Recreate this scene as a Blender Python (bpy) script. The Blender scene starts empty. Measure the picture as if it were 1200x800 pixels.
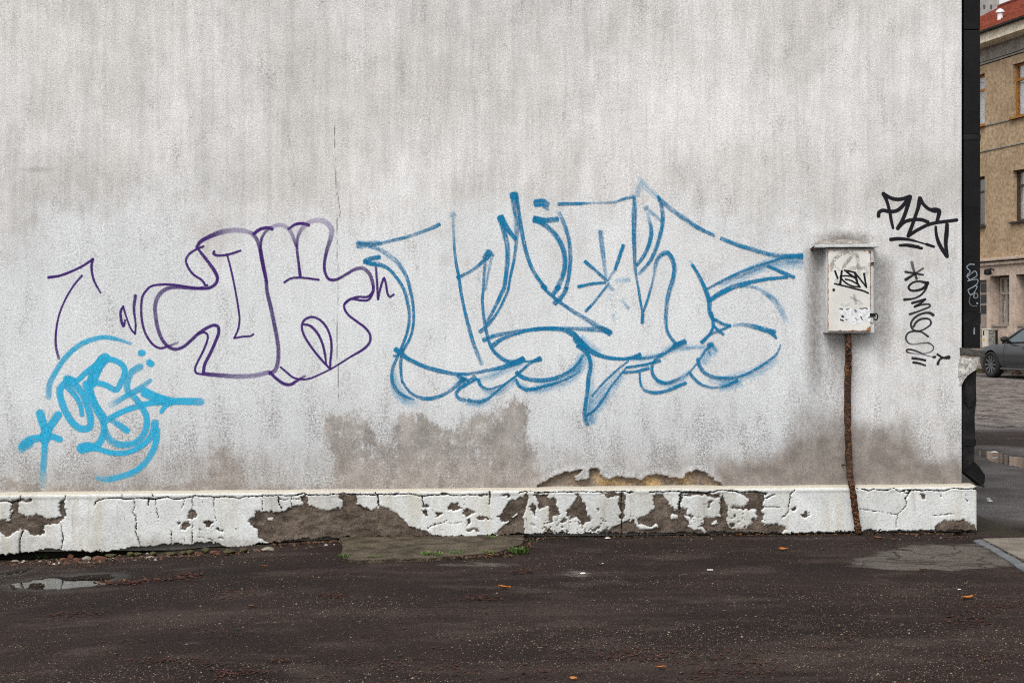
import bpy, bmesh, math, random
import numpy as np
from mathutils import Vector, Matrix

# ------------------------------------------------------------------ camera, sky, sun, exposure
F, HY, EYE = 1667.0, 390.0, 1.35          # focal length in px of the 1200 px wide photo, horizon row, eye height
scene = bpy.context.scene
cam_d = bpy.data.cameras.new('camera'); cam = bpy.data.objects.new('camera', cam_d)
scene.collection.objects.link(cam); scene.camera = cam
cam.location = (0, 0, EYE); cam.rotation_euler = (math.pi/2, 0, 0)
cam_d.sensor_width = 36.0; cam_d.lens = 36.0*F/1200.0
cam_d.shift_y = (HY-400.0)/1200.0
cam_d.clip_end = 2000.0; cam_d.clip_start = 0.1
SUN_EL, SUN_AZ = math.radians(52), math.radians(205)     # azimuth clockwise from +y
world = bpy.data.worlds.new('World'); scene.world = world; world.use_nodes = True
wn = world.node_tree.nodes; wl = world.node_tree.links
sky_t = wn.new('ShaderNodeTexSky'); sky_t.sky_type = 'NISHITA'; sky_t.sun_disc = False
sky_t.sun_elevation = SUN_EL; sky_t.sun_rotation = SUN_AZ
sky_t.air_density = 1.6; sky_t.dust_density = 4.0; sky_t.ozone_density = 1.0
hs = wn.new('ShaderNodeHueSaturation'); hs.inputs['Saturation'].default_value = 0.16
wl.new(sky_t.outputs[0], hs.inputs['Color']); wl.new(hs.outputs[0], wn['Background'].inputs[0])
wn['Background'].inputs[1].default_value = 0.12
sun_d = bpy.data.lights.new('sun', 'SUN'); sun_d.energy = 1.1; sun_d.angle = math.radians(25); sun_d.color = (1.0, 0.975, 0.94)
sun = bpy.data.objects.new('sun', sun_d); scene.collection.objects.link(sun)
_sd = Vector((math.sin(SUN_AZ)*math.cos(SUN_EL), math.cos(SUN_AZ)*math.cos(SUN_EL), math.sin(SUN_EL)))
sun.rotation_euler = _sd.to_track_quat('Z', 'Y').to_euler()
vs = scene.view_settings; vs.view_transform = 'Standard'; vs.look = 'None'; vs.gamma = 1.0; vs.exposure = 0.62
vs.use_curve_mapping = False
try:
    scene.cycles.transparent_max_bounces = 48
    scene.cycles.max_bounces = 6
    scene.cycles.use_denoising = False       # keep the sand grain of plaster and asphalt
    scene.cycles.filter_width = 1.1
except Exception: pass

C = scene.collection
R = random.Random(7)

# ------------------------------------------------------------------ numpy noise
def _hash(ix, iy, seed):
    h = (ix.astype(np.int64)*374761393 + iy.astype(np.int64)*668265263 + seed*1442695041) & 0xFFFFFFFF
    h = ((h ^ (h >> 13))*1274126177) & 0xFFFFFFFF
    return ((h ^ (h >> 16)) & 0xFFFF)/65535.0
def vnoise(x, y, seed=0):
    x = np.asarray(x, float); y = np.asarray(y, float)
    ix = np.floor(x); iy = np.floor(y); fx = x-ix; fy = y-iy
    fx = fx*fx*(3-2*fx); fy = fy*fy*(3-2*fy)
    a = _hash(ix, iy, seed); b = _hash(ix+1, iy, seed); c = _hash(ix, iy+1, seed); d = _hash(ix+1, iy+1, seed)
    return (a*(1-fx)+b*fx)*(1-fy)+(c*(1-fx)+d*fx)*fy
def fbm(x, y, seed=0, o=4):
    s = 0; a = .5; t = 0
    for i in range(o):
        s = s+a*vnoise(x*2**i, y*2**i, seed+i*17); t += a; a *= .5
    return s/t
def sst(a, b, x):
    t = np.clip((np.asarray(x, float)-a)/(b-a), 0, 1); return t*t*(3-2*t)
def pip(poly, X, Y):
    P = np.array(poly, float); ins = np.zeros(X.shape, bool)
    bb = (X >= P[:,0].min()) & (X <= P[:,0].max()) & (Y >= P[:,1].min()) & (Y <= P[:,1].max())
    x = X[bb]; y = Y[bb]; r = np.zeros(x.shape, bool)
    for i in range(len(P)):
        x1, y1 = P[i]; x2, y2 = P[i-1]
        if y1 == y2: continue
        c = ((y1 > y) != (y2 > y)) & (x < (x2-x1)*(y-y1)/(y2-y1)+x1)
        r ^= c
    ins[bb] = r
    return ins
def pdist(line, X, Y, rad):
    out = np.full(X.shape, 1e3)
    for (x1, y1), (x2, y2) in zip(line[:-1], line[1:]):
        bb = (X > min(x1,x2)-rad) & (X < max(x1,x2)+rad) & (Y > min(y1,y2)-rad) & (Y < max(y1,y2)+rad)
        if not bb.any(): continue
        dx, dy = x2-x1, y2-y1; L = dx*dx+dy*dy+1e-9
        t = np.clip(((X[bb]-x1)*dx+(Y[bb]-y1)*dy)/L, 0, 1)
        out[bb] = np.minimum(out[bb], np.hypot(X[bb]-x1-t*dx, Y[bb]-y1-t*dy))
    return out

# ------------------------------------------------------------------ where things stand: the gable wall and the ground
TH = math.radians(4.5); CT, ST = math.cos(TH), math.sin(TH); D0 = 9.69
def wall_pt(px, py, out=0.0):             # photo direction -> (u, z) on the plane `out` metres in front of the wall
    dx = (px-600)/F; D = D0-out/CT
    u = dx*D/(CT-dx*ST); t = D+u*ST
    return u, EYE+(HY-py)/F*t
def wall_px(u, z, out=0.0):
    X = u*CT+out*ST; Y = D0+u*ST-out*CT
    return 600+X/Y*F, HY-(z-EYE)/Y*F
def gz(x, y):
    x = np.asarray(x, float); y = np.asarray(y, float)
    g = -.035-.118*sst(.9, 3.5, -x)*(1-sst(11, 15, y))+.235*sst(13, 46, y)
    g = g+.010*(fbm(x*.9+7, y*.9, 3, 3)-.5)
    return g
def gnd_pt(px, py):
    z = -.035
    for i in range(6):
        d = (EYE-z)/((py-HY)/F); x = (px-600)/F*d; z = float(gz(x, d))
    return x, d, z

# ------------------------------------------------------------------ node helpers
class Mat:
    def __init__(s, name):
        s.m = bpy.data.materials.new(name); s.m.use_nodes = True
        s.t = s.m.node_tree; s.n = s.t.nodes; s.l = s.t.links
        s.b = s.n['Principled BSDF']; s.out = s.n['Material Output']
        s.co = s.n.new('ShaderNodeTexCoord').outputs['Object']
    def set(s, sock, v):
        if hasattr(v, 'is_linked') or hasattr(v, 'links'): s.l.new(v, sock)
        else:
            if isinstance(v, tuple) and len(v) == 3 and sock.type == 'RGBA': v = (*v, 1)
            sock.default_value = v
    def map(s, sc=(1,1,1), loc=(0,0,0), co=None):
        m = s.n.new('ShaderNodeMapping'); m.inputs['Scale'].default_value = sc; m.inputs['Location'].default_value = loc
        s.l.new(co or s.co, m.inputs['Vector']); return m.outputs[0]
    def noise(s, scale, detail=3, rough=.55, co=None, dist=0):
        n = s.n.new('ShaderNodeTexNoise'); n.inputs['Scale'].default_value = scale; n.inputs['Detail'].default_value = detail
        n.inputs['Roughness'].default_value = rough; n.inputs['Distortion'].default_value = dist
        s.l.new(co or s.co, n.inputs['Vector']); return n.outputs[0]
    def voro(s, scale, feature='F1', co=None, out=0):
        n = s.n.new('ShaderNodeTexVoronoi'); n.inputs['Scale'].default_value = scale; n.feature = feature
        s.l.new(co or s.co, n.inputs['Vector']); return n.outputs[out]
    def ramp(s, v, a, b, lo=0., hi=1.):
        n = s.n.new('ShaderNodeMapRange'); n.interpolation_type = 'SMOOTHSTEP'
        s.set(n.inputs[0], v); n.inputs[1].default_value = a; n.inputs[2].default_value = b
        n.inputs[3].default_value = lo; n.inputs[4].default_value = hi; return n.outputs[0]
    def math(s, op, a, b=0., clamp=False):
        n = s.n.new('ShaderNodeMath'); n.operation = op; n.use_clamp = clamp; s.set(n.inputs[0], a); s.set(n.inputs[1], b); return n.outputs[0]
    def mix(s, f, a, b, mode='MIX'):
        n = s.n.new('ShaderNodeMix'); n.data_type = 'RGBA'; n.blend_type = mode; n.clamp_factor = True
        s.set(n.inputs[0], f); s.set(n.inputs[6], a); s.set(n.inputs[7], b); return n.outputs[2]
    def mulv(s, col, v):                    # colour * scalar
        n = s.n.new('ShaderNodeMix'); n.data_type = 'RGBA'; n.blend_type = 'MULTIPLY'; n.inputs[0].default_value = 1
        s.set(n.inputs[6], col); s.l.new(v, n.inputs[7]); return n.outputs[2]
    def attr(s, name):
        n = s.n.new('ShaderNodeAttribute'); n.attribute_name = name; return n.outputs['Fac']
    def rnd(s):
        return s.n.new('ShaderNodeObjectInfo').outputs['Random']
    def bump(s, h, strength=.5, dist=.01, prev=None):
        n = s.n.new('ShaderNodeBump'); n.inputs['Strength'].default_value = strength; n.inputs['Distance'].default_value = dist
        s.l.new(h, n.inputs['Height'])
        if prev is not None: s.l.new(prev, n.inputs['Normal'])
        return n.outputs[0]
    def done(s, col, rough=.8, nrm=None, metal=0., spec=.3):
        s.set(s.b.inputs['Base Color'], col); s.set(s.b.inputs['Roughness'], rough); s.set(s.b.inputs['Metallic'], metal)
        s.b.inputs['Specular IOR Level'].default_value = spec
        if nrm is not None: s.l.new(nrm, s.b.inputs['Normal'])
        return s.m

# ------------------------------------------------------------------ object helpers
def link(o, parent=None):
    C.objects.link(o)
    if parent is not None: o.parent = parent
    return o
def mesh_obj(name, verts, faces, mat, parent=None, smooth=False, attrs=None, ints=None):
    me = bpy.data.meshes.new(name); me.from_pydata(verts, [], faces)
    for k, v in (attrs or {}).items():
        a = me.attributes.new(k, 'FLOAT', 'POINT'); a.data.foreach_set('value', np.asarray(v, np.float32).ravel())
    if smooth: me.polygons.foreach_set('use_smooth', [True]*len(me.polygons))
    if mat: me.materials.append(mat)
    me.update()
    return link(bpy.data.objects.new(name, me), parent)
def grid_obj(name, X, Y, Z, mat, parent=None, attrs=None, smooth=True):
    r, c = X.shape
    V = np.stack([X, Y, Z], -1).reshape(-1, 3).astype(np.float32)
    i = np.arange(r*c).reshape(r, c)
    Q = np.stack([i[:-1,:-1], i[:-1,1:], i[1:,1:], i[1:,:-1]], -1).reshape(-1, 4)
    me = bpy.data.meshes.new(name); n = len(Q)
    me.vertices.add(len(V)); me.vertices.foreach_set('co', V.ravel())
    me.loops.add(n*4); me.loops.foreach_set('vertex_index', Q.ravel().astype(np.int32))
    me.polygons.add(n); me.polygons.foreach_set('loop_start', np.arange(0, n*4, 4, dtype=np.int32))
    try: me.polygons.foreach_set('loop_total', np.full(n, 4, np.int32))
    except Exception: pass
    me.polygons.foreach_set('use_smooth', np.full(n, smooth))
    for k, v in (attrs or {}).items():
        a = me.attributes.new(k, 'FLOAT', 'POINT'); a.data.foreach_set('value', np.asarray(v, np.float32).ravel())
    me.materials.append(mat); me.update(); me.validate()
    return link(bpy.data.objects.new(name, me), parent)
def bm_obj(name, bm, mat, parent=None, smooth=False):
    me = bpy.data.meshes.new(name); bmesh.ops.recalc_face_normals(bm, faces=bm.faces); bm.to_mesh(me); bm.free()
    if smooth: me.polygons.foreach_set('use_smooth', [True]*len(me.polygons))
    me.materials.append(mat); me.update()
    return link(bpy.data.objects.new(name, me), parent)
def box_bm(bm, x0, x1, y0, y1, z0, z1, bev=0.0):
    r = bmesh.ops.create_cube(bm, size=1.0)
    for v in r['verts']:
        v.co = Vector((x0+(v.co.x+.5)*(x1-x0), y0+(v.co.y+.5)*(y1-y0), z0+(v.co.z+.5)*(z1-z0)))
    if bev > 0:
        es = list({e for v in r['verts'] for e in v.link_edges})
        bmesh.ops.bevel(bm, geom=es, offset=bev, segments=2, affect='EDGES', profile=.6)
    return bm
def box(name, mat, parent, x0, x1, y0, y1, z0, z1, bev=0.0):
    return bm_obj(name, box_bm(bmesh.new(), x0, x1, y0, y1, z0, z1, bev), mat, parent)
def prism_bm(bm, pts, y0, y1, bev=0.0):            # polygon in (x, z) extruded along y
    a = [bm.verts.new((x, y0, z)) for x, z in pts]; b = [bm.verts.new((x, y1, z)) for x, z in pts]
    n = len(pts); fs = [bm.faces.new(a), bm.faces.new(b[::-1])]
    for i in range(n): fs.append(bm.faces.new((a[i], b[i], b[(i+1) % n], a[(i+1) % n])))
    if bev: bmesh.ops.bevel(bm, geom=[e for e in fs[0].edges], offset=bev, segments=2, affect='EDGES')
    return bm
def tube_bm(bm, pts, rad, n=10, cap=True):
    pts = [Vector(p) for p in pts]; rings = []
    up = Vector((0.13, 0.31, .94))
    for i, p in enumerate(pts):
        t = (pts[min(i+1, len(pts)-1)]-pts[max(i-1, 0)]).normalized()
        a = t.cross(up)
        if a.length < 1e-3: a = t.cross(Vector((1, 0, 0)))
        a.normalize(); b = t.cross(a); r = rad[i] if hasattr(rad, '__len__') else rad
        rings.append([bm.verts.new(p+a*(math.cos(k*2*math.pi/n)*r)+b*(math.sin(k*2*math.pi/n)*r)) for k in range(n)])
    for A, B in zip(rings[:-1], rings[1:]):
        for k in range(n): bm.faces.new((A[k], A[(k+1) % n], B[(k+1) % n], B[k]))
    if cap: bm.faces.new(rings[0][::-1]); bm.faces.new(rings[-1])
    return bm
def empty(name, loc=(0,0,0), rz=0, parent=None):
    o = bpy.data.objects.new(name, None); o.location = loc; o.rotation_euler = (0, 0, rz); o.empty_display_size = .2
    return link(o, parent)
def tag(o, label=None, cat=None, group=None, kind=None):
    if label: o['label'] = label
    if cat: o['category'] = cat
    if group: o['group'] = group
    if kind: o['kind'] = kind
    return o

# ------------------------------------------------------------------ materials
def m_wall():
    m = Mat('aged_plaster')
    big = m.noise(.9, 4, .6); mid = m.noise(7, 4, .6)
    st = m.noise(1.0, 4, .65, m.map((34, 6, 2.2))); st2 = m.noise(1.0, 3, .6, m.map((9, 3, .9), (3, 0, 1)))
    sp = m.noise(190, 2, .6); sp2 = m.noise(75, 3, .7)
    col = m.mix(m.ramp(big, .36, .64), (.61, .59, .57), (.75, .74, .73))
    col = m.mulv(col, m.ramp(m.noise(.35, 3, .5), .36, .62, .88, 1.04))
    col = m.mulv(col, m.ramp(mid, .3, .7, .91, 1.04))
    col = m.mulv(col, m.ramp(st, .34, .60, .92, 1.02))
    col = m.mulv(col, m.ramp(st2, .34, .62, .92, 1.03))
    buff = m.attr('buff'); bare = m.attr('bare'); grime = m.attr('grime'); brk = m.attr('broken'); crk_shade = m.attr('crack_shade')
    bf = m.ramp(m.math('ADD', buff, m.math('MULTIPLY', m.math('SUBTRACT', m.noise(9, 5, .65), .5), 1.8)), .15, 1.0, 0, .62)
    col = m.mix(bf, col, (.715, .75, .78))
    # old tags showing faintly through the repaint
    ghost = m.math('MULTIPLY', m.ramp(m.noise(26, 4, .7, m.map((1, 1, .45))), .62, .72), m.math('MULTIPLY', m.ramp(m.noise(3.1, 3), .47, .62), m.ramp(buff, .3, .8)))
    col = m.mix(m.math('MULTIPLY', ghost, .55), col, (.20, .27, .32))
    # render laid bare near the foot of the wall
    nb = m.noise(11, 5, .68); nf = m.noise(45, 4, .7, m.map((1, 1, .6)))
    bsum = m.math('ADD', bare, m.math('ADD', m.math('MULTIPLY', m.math('SUBTRACT', nb, .5), 2.2), m.math('MULTIPLY', m.math('SUBTRACT', nf, .5), 1.6)))
    bm_ = m.ramp(bsum, .30, .78)
    bcol = m.mix(m.ramp(m.noise(6, 5, .65), .35, .68), (.215, .185, .165), (.46, .41, .365))
    bcol = m.mix(m.ramp(m.noise(30, 4, .7), .5, .72), bcol, (.46, .42, .385))
    bcol = m.mix(m.math('MULTIPLY', m.attr('foot2'), m.ramp(m.noise(9, 4, .6), .35, .6)), bcol, (.54, .475, .43))
    col = m.mix(m.math('MULTIPLY', bm_, .82), col, bcol)
    damp = m.attr('damp')
    dsum = m.math('ADD', damp, m.math('MULTIPLY', m.math('SUBTRACT', m.noise(5, 6, .7, m.map((1.5, 1, .7))), .5), m.ramp(damp, .02, .3, 0, 1.1)))
    col = m.mix(m.ramp(dsum, .08, .95, 0, .92), col, m.mix(m.ramp(m.noise(8, 5, .65), .35, .65), (.215, .18, .155), (.36, .315, .28)))
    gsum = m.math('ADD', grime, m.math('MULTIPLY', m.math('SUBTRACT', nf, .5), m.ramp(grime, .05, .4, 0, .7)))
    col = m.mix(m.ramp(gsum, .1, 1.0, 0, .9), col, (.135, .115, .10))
    och = m.mix(m.ramp(m.noise(5, 3), .42, .60), (.30, .225, .165), (.66, .45, .22))
    och = m.mulv(och, m.ramp(m.noise(60, 4, .7), .3, .65, .5, 1.15))
    col = m.mix(m.ramp(brk, .35, .65), col, och)
    # coarse sand grain: pits hold dirt
    col = m.mulv(col, m.ramp(sp, .34, .60, .78, 1.06)); col = m.mulv(col, m.ramp(sp2, .33, .60, .88, 1.05))
    foot = m.attr('foot')
    gr = m.ramp(m.math('ADD', m.noise(4, 6, .72, m.map((1.6, 1, .6))), m.math('MULTIPLY', foot, .13)), .52, .72, 0, .60)
    col = m.mix(m.math('MULTIPLY', gr, m.ramp(sp2, .56, .44)), col, (.22, .205, .195))
    pit = m.math('MULTIPLY', m.ramp(m.noise(110, 2, .5), .62, .70), m.ramp(m.noise(3.5, 4, .6), .40, .66, .08, .95))
    pit = m.math('MULTIPLY', pit, m.ramp(foot, 0, 1, .45, 1.0))
    col = m.mix(pit, col, (.13, .12, .115))
    col = m.mulv(col, m.ramp(foot, 0, 1, 1.0, .86))
    col = m.mix(m.ramp(crk_shade, .3, .8, 0, .75), col, (.07, .065, .06))
    h = m.math('ADD', m.math('MULTIPLY', sp, .5), sp2)
    return m.done(col, .9, m.bump(h, .5, .006), spec=.12)
M_WALL = m_wall()
def m_plinth():
    m = Mat('flaking_whitewash')
    bare = m.attr('bare'); crk_shade = m.attr('crack_shade'); low = m.attr('low'); cap = m.attr('cap')
    st = m.noise(1, 4, .6, m.map((14, 4, 1.6))); mid = m.noise(6, 4, .6); fine = m.noise(90, 3, .65)
    w = m.mix(m.ramp(mid, .3, .7), (.57, .59, .585), (.67, .685, .68))
    w = m.mix(m.ramp(st, .44, .66, 0, .7), w, (.52, .50, .43))
    w = m.mix(m.ramp(m.noise(2.3, 4), .46, .66, 0, .65), w, (.42, .42, .40))
    w = m.mix(cap, w, (.50, .46, .385))
    ls = m.math('ADD', low, m.math('MULTIPLY', m.math('SUBTRACT', m.noise(18, 5, .7), .5), .9))
    w = m.mix(m.ramp(ls, .35, 1.0, 0, .75), w, (.30, .28, .245))
    w = m.mix(m.math('MULTIPLY', m.ramp(m.noise(1, 5, .7, m.map((26, 5, 2.2), (5, 0, 2))), .54, .68), m.ramp(m.noise(2.2, 3), .42, .6, 0, .6)), w, (.34, .32, .28))
    spot = m.math('MULTIPLY', m.ramp(m.noise(42, 3, .6), .66, .70), m.ramp(m.noise(5, 3), .42, .62))
    w = m.mix(m.math('MULTIPLY', spot, .8), w, (.12, .095, .08))
    w = m.mulv(w, m.ramp(fine, .3, .6, .80, 1.05))
    hair = m.voro(7.0, 'DISTANCE_TO_EDGE', m.map((1, 1, .7)))
    w = m.mix(m.math('MULTIPLY', m.ramp(hair, .0, .012, 1, 0), m.ramp(m.noise(2.7, 3), .5, .62, 0, .30)), w, (.12, .11, .10))
    b = m.mix(m.ramp(m.noise(8, 5, .65), .3, .7), (.052, .039, .030), (.145, .114, .09))
    b = m.mix(m.ramp(m.noise(28, 4, .7), .55, .75, 0, .5), b, (.25, .205, .165))
    b = m.mulv(b, m.ramp(m.noise(110, 3, .7), .3, .62, .45, 1.25))
    f = m.ramp(m.math('ADD', bare, m.math('MULTIPLY', m.math('SUBTRACT', m.noise(120, 2), .5), .35)), .38, .62)
    col = m.mix(f, w, b)
    col = m.mix(m.ramp(crk_shade, .35, .7), col, (.014, .011, .010))  # near-black for cracks, plus painted shade at flake rims and foot recess
    h = m.math('ADD', fine, m.math('MULTIPLY', m.noise(35, 4), m.math('MULTIPLY', f, 2.0)))
    return m.done(col, m.math('SUBTRACT', .75, m.math('MULTIPLY', f, -.2)), m.bump(h, .45, .006), spec=.25)
M_PLINTH = m_plinth()
def m_asphalt():
    m = Mat('old_asphalt')
    big = m.noise(.55, 5, .6); mid = m.noise(3.2, 5, .65, m.map((.5, 1, 1))); fine = m.noise(130, 3, .7); cell = m.voro(85)
    col = m.mix(m.ramp(big, .32, .68), (.0118, .0070, .0059), (.0235, .0148, .0127))
    col = m.mix(m.ramp(m.noise(1.1, 6, .68, m.map((.35, 1.2, 1))), .50, .66, 0, .75), col, (.043, .0300, .0255))
    col = m.mix(m.ramp(mid, .50, .68, 0, .7), col, (.047, .0335, .0285))
    col = m.mix(m.ramp(m.noise(2.1, 4, .6, m.map((.35, 1, 1), (4, 2, 0))), .60, .75, 0, .5), col, (.036, .0165, .0122))
    col = m.mulv(col, m.ramp(fine, .32, .66, .28, 1.75))
    lane = m.attr('lane'); col = m.mix(m.math('MULTIPLY', lane, m.ramp(m.noise(1.3, 4, .6), .3, .7, .35, .85)), col, (.165, .154, .152))
    vcol = m.voro(85, out=1)
    sepr = m.n.new('ShaderNodeSeparateColor'); m.l.new(vcol, sepr.inputs[0])
    stone = m.math('MULTIPLY', m.ramp(cell, .16, .30, 1, 0), m.math('MULTIPLY', m.ramp(sepr.outputs[0], .55, .72), m.ramp(m.noise(1.8, 4, .6), .36, .60, .25, 1.0)))
    scol = m.mix(sepr.outputs[1], (.155, .125, .098), (.06, .052, .047))
    col = m.mix(m.math('MULTIPLY', stone, .9), col, scol)
    worn = m.attr('worn'); moss = m.attr('moss')
    wm = m.ramp(m.math('ADD', worn, m.math('MULTIPLY', m.math('SUBTRACT', m.noise(4.5, 6, .72, m.map((.45, 1.3, 1))), .5), 2.4)), .34, .80)
    wc = m.mulv(m.mix(m.noise(4, 3), (.085, .072, .06), (.155, .138, .12)), m.ramp(m.noise(100, 3, .7), .3, .65, .45, 1.25))
    dn = m.n.new('ShaderNodeTexNoise'); dn.inputs['Scale'].default_value = 5; dn.inputs['Detail'].default_value = 4; m.l.new(m.co, dn.inputs['Vector'])
    va = m.n.new('ShaderNodeVectorMath'); va.operation = 'MULTIPLY_ADD'; m.l.new(dn.outputs['Color'], va.inputs[0]); va.inputs[1].default_value = (.35, .35, 0); m.l.new(m.co, va.inputs[2])
    cr = m.ramp(m.voro(2.2, 'DISTANCE_TO_EDGE', va.outputs[0]), .0, .028, 1, 0)
    wc = m.mix(cr, wc, (.03, .028, .026))
    col = m.mix(m.math('MULTIPLY', wm, .85), col, wc)
    mm = m.ramp(m.math('ADD', moss, m.math('MULTIPLY', m.math('SUBTRACT', m.noise(14, 5, .7), .5), 1.0)), .5, .8)
    col = m.mix(m.math('MULTIPLY', mm, .7), col, (.034, .031, .017))
    h = m.math('ADD', m.math('MULTIPLY', m.ramp(cell, .0, .5, 1, 0), .7), fine)
    wet = m.attr('wet')
    ro = m.math('SUBTRACT', .88, m.math('MULTIPLY', wet, .5))
    col = m.mix(m.math('MULTIPLY', wet, .5), col, (.014, .011, .009))
    return m.done(col, ro, m.bump(h, .8, .007), spec=.13)
M_ASPHALT = m_asphalt()
def simple(name, c1, c2, scale=8, rough=.7, metal=0., bump=.2, bscale=80, spec=.3, grain=.2, rnd=0.):
    m = Mat(name)
    col = m.mix(m.ramp(m.noise(scale, 4, .65), .32, .68), c1, c2)
    col = m.mulv(col, m.ramp(m.noise(bscale, 3, .7), .3, .65, 1-grain, 1+grain*.5))
    if rnd: col = m.mulv(col, m.ramp(m.rnd(), 0, 1, 1-rnd, 1+rnd))
    return m.done(col, rough, m.bump(m.noise(bscale, 3, .6), bump, .004), metal, spec)
M_CONC = simple('mossy_concrete', (.040, .033, .022), (.115, .092, .064), 7, .92, 0, 1.0, 95, .15, .75)
M_CONC2 = simple('pale_concrete', (.125, .105, .086), (.215, .187, .156), 4, .9, 0, .6, 90, .2, .4)
M_BLUECONC = simple('blue_grey_kerbstone', (.095, .099, .105), (.15, .155, .162), 5, .85, 0, .5, 90, .2, .35)
M_BLACK = simple('black_painted_steel', (.006, .006, .007), (.011, .0105, .011), 4, .55, 0, .12, 60, .14, .25)
M_BLACK2 = simple('scuffed_black_steel', (.005, .005, .0055), (.018, .017, .017), 9, .55, 0, .3, 60, .18, .35)
M_BOARD = simple('weathered_dark_board', (.045, .042, .038), (.085, .08, .072), 14, .8, 0, .4, 60, .2, .4)
def m_boxpaint():
    m = Mat('chalky_cream_enamel')
    col = m.mix(m.ramp(m.noise(5, 4), .35, .65), (.60, .595, .56), (.70, .69, .655))
    col = m.mix(m.ramp(m.noise(14, 5, .7, m.map((1.6, 1, .7))), .58, .72, 0, .5), col, (.42, .40, .36))
    e = m.attr('edge')
    ru = m.ramp(m.math('ADD', e, m.math('MULTIPLY', m.math('SUBTRACT', m.noise(30, 5, .75), .5), 1.5)), .62, .85)
    col = m.mix(ru, col, m.mix(m.noise(50, 4), (.16, .06, .02), (.42, .20, .08)))
    col = m.mulv(col, m.ramp(m.noise(120, 3), .3, .6, .9, 1.04))
    return m.done(col, m.math('ADD', .5, m.math('MULTIPLY', ru, .4)), m.bump(m.math('ADD', m.noise(60, 3), ru), .15, .003), spec=.35)
M_BOX = m_boxpaint()
M_BOXSIDE = simple('dull_grey_enamel', (.46, .465, .46), (.58, .585, .58), 9, .6, 0, .1, 60, .3, .2)
M_BOXGREY = simple('grey_galvanised_edge', (.50, .51, .515), (.64, .65, .65), 9, .5, .2, .1, 60, .4, .15)
def m_rust():
    m = Mat('flaky_rust')
    col = m.mix(m.ramp(m.noise(34, 4, .7, m.map((1, 1, 1.6))), .44, .58), (.012, .0065, .0045), (.115, .045, .018))
    col = m.mix(m.math('MULTIPLY', m.ramp(m.noise(52, 3, .65, m.map((1, 1, 1.9), (2, 1, 0))), .52, .62), m.ramp(m.noise(7, 3, .6), .40, .58, .1, 1.0)), col, (.36, .18, .085))
    col = m.mix(m.ramp(m.noise(5, 3, .6, m.map((1, 1, 1), (3, 3, 9))), .50, .60, 0, .6), col, (.055, .034, .026))
    col = m.mix(m.ramp(m.noise(48, 3, .7, m.map((1, 1, 1.5), (7, 3, 1))), .56, .64, 0, .9), col, (.010, .006, .005))
    return m.done(col, .88, m.bump(m.noise(55, 4, .7, m.map((1, 1, 2.2))), 1.0, .012), spec=.2)
M_RUST = m_rust()
M_MORTAR = simple('rough_mortar', (.20, .18, .16), (.36, .335, .305), 20, .95, 0, 1.0, 70, .1, .5)
M_GLASSDK = Mat('window_glass').done((.035, .04, .045), .06, None, 0, .7)
M_STICK = simple('torn_paper', (.62, .64, .66), (.74, .75, .76), 30, .8, 0, .2, 60, .2, .25)
def m_paint(name, c, grain=.8, c2=None, thin=None, streak=.15):
    m = Mat(name)
    v = m.attr('v'); e = m.attr('e'); al = m.attr('al'); so = m.attr('so')
    d = m.math('SQRT', m.math('ADD', m.math('MULTIPLY', v, v), m.math('MULTIPLY', e, e)))
    f = m.math('DIVIDE', m.math('SUBTRACT', 1.0, d), so, True)
    n = m.noise(150, 2, .6); n2 = m.noise(60, 3, .7)
    cb = m.n.new('ShaderNodeCombineXYZ'); m.set(cb.inputs[0], m.math('MULTIPLY', v, 2.2)); m.set(cb.inputs[1], m.math('MULTIPLY', m.attr('sl'), .045)); m.set(cb.inputs[2], m.attr('si'))
    fib = m.noise(1.6, 3, .65, cb.outputs[0])
    a2 = m.math('MULTIPLY', al, m.ramp(fib, .34, .62, 1-streak, 1+streak*.35))
    pit = m.ramp(m.math('ADD', m.noise(105, 2, .55), m.math('MULTIPLY', m.math('SUBTRACT', m.noise(14, 3, .6), .5), .22)), .47, .63)
    k = m.math('MULTIPLY', m.math('MULTIPLY', f, a2), m.math('SUBTRACT', 1.0, m.math('MULTIPLY', pit, grain)))
    k = m.math('ADD', k, m.math('MULTIPLY', m.math('SUBTRACT', n, .52), m.math('MULTIPLY', f, grain*.9)))
    k = m.math('MULTIPLY', k, m.ramp(f, .0, .35), True)
    base = m.mix(n2, c, c2 or c)
    if thin: base = m.mix(m.ramp(m.math('MULTIPLY', f, al), .1, .75), thin, base)
    col = m.mulv(base, m.ramp(n, .3, .6, .82, 1.08))
    p = m.done(col, .7, m.bump(m.math('ADD', m.math('MULTIPLY', n, .5), m.noise(75, 3, .7)), .4, .006), spec=.2)
    tr = m.n.new('ShaderNodeBsdfTransparent'); mx = m.n.new('ShaderNodeMixShader')
    m.l.new(k, mx.inputs[0]); m.l.new(tr.outputs[0], mx.inputs[1]); m.l.new(m.b.outputs[0], mx.inputs[2])
    m.l.new(mx.outputs[0], m.out.inputs[0])
    return m.m
P_CYAN = m_paint('cyan_spray_paint', (.018, .37, .62), .40, (.035, .44, .70), (.12, .52, .74), .25)
P_PURP = m_paint('purple_marker_paint', (.034, .009, .110), .25, (.062, .016, .19), (.19, .10, .40))
P_BLUE = m_paint('blue_spray_paint', (.002, .145, .315), .50, (.003, .205, .405), (.05, .40, .68), .50)
P_BLACK = m_paint('black_marker_paint', (.008, .008, .012), .12)
P_GREY = m_paint('faded_grey_paint', (.30, .28, .25), .9)
P_SILV = m_paint('silver_marker_paint', (.30, .36, .42), .4)
P_WHITE = m_paint('white_primer', (.66, .67, .68), .4)

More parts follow.
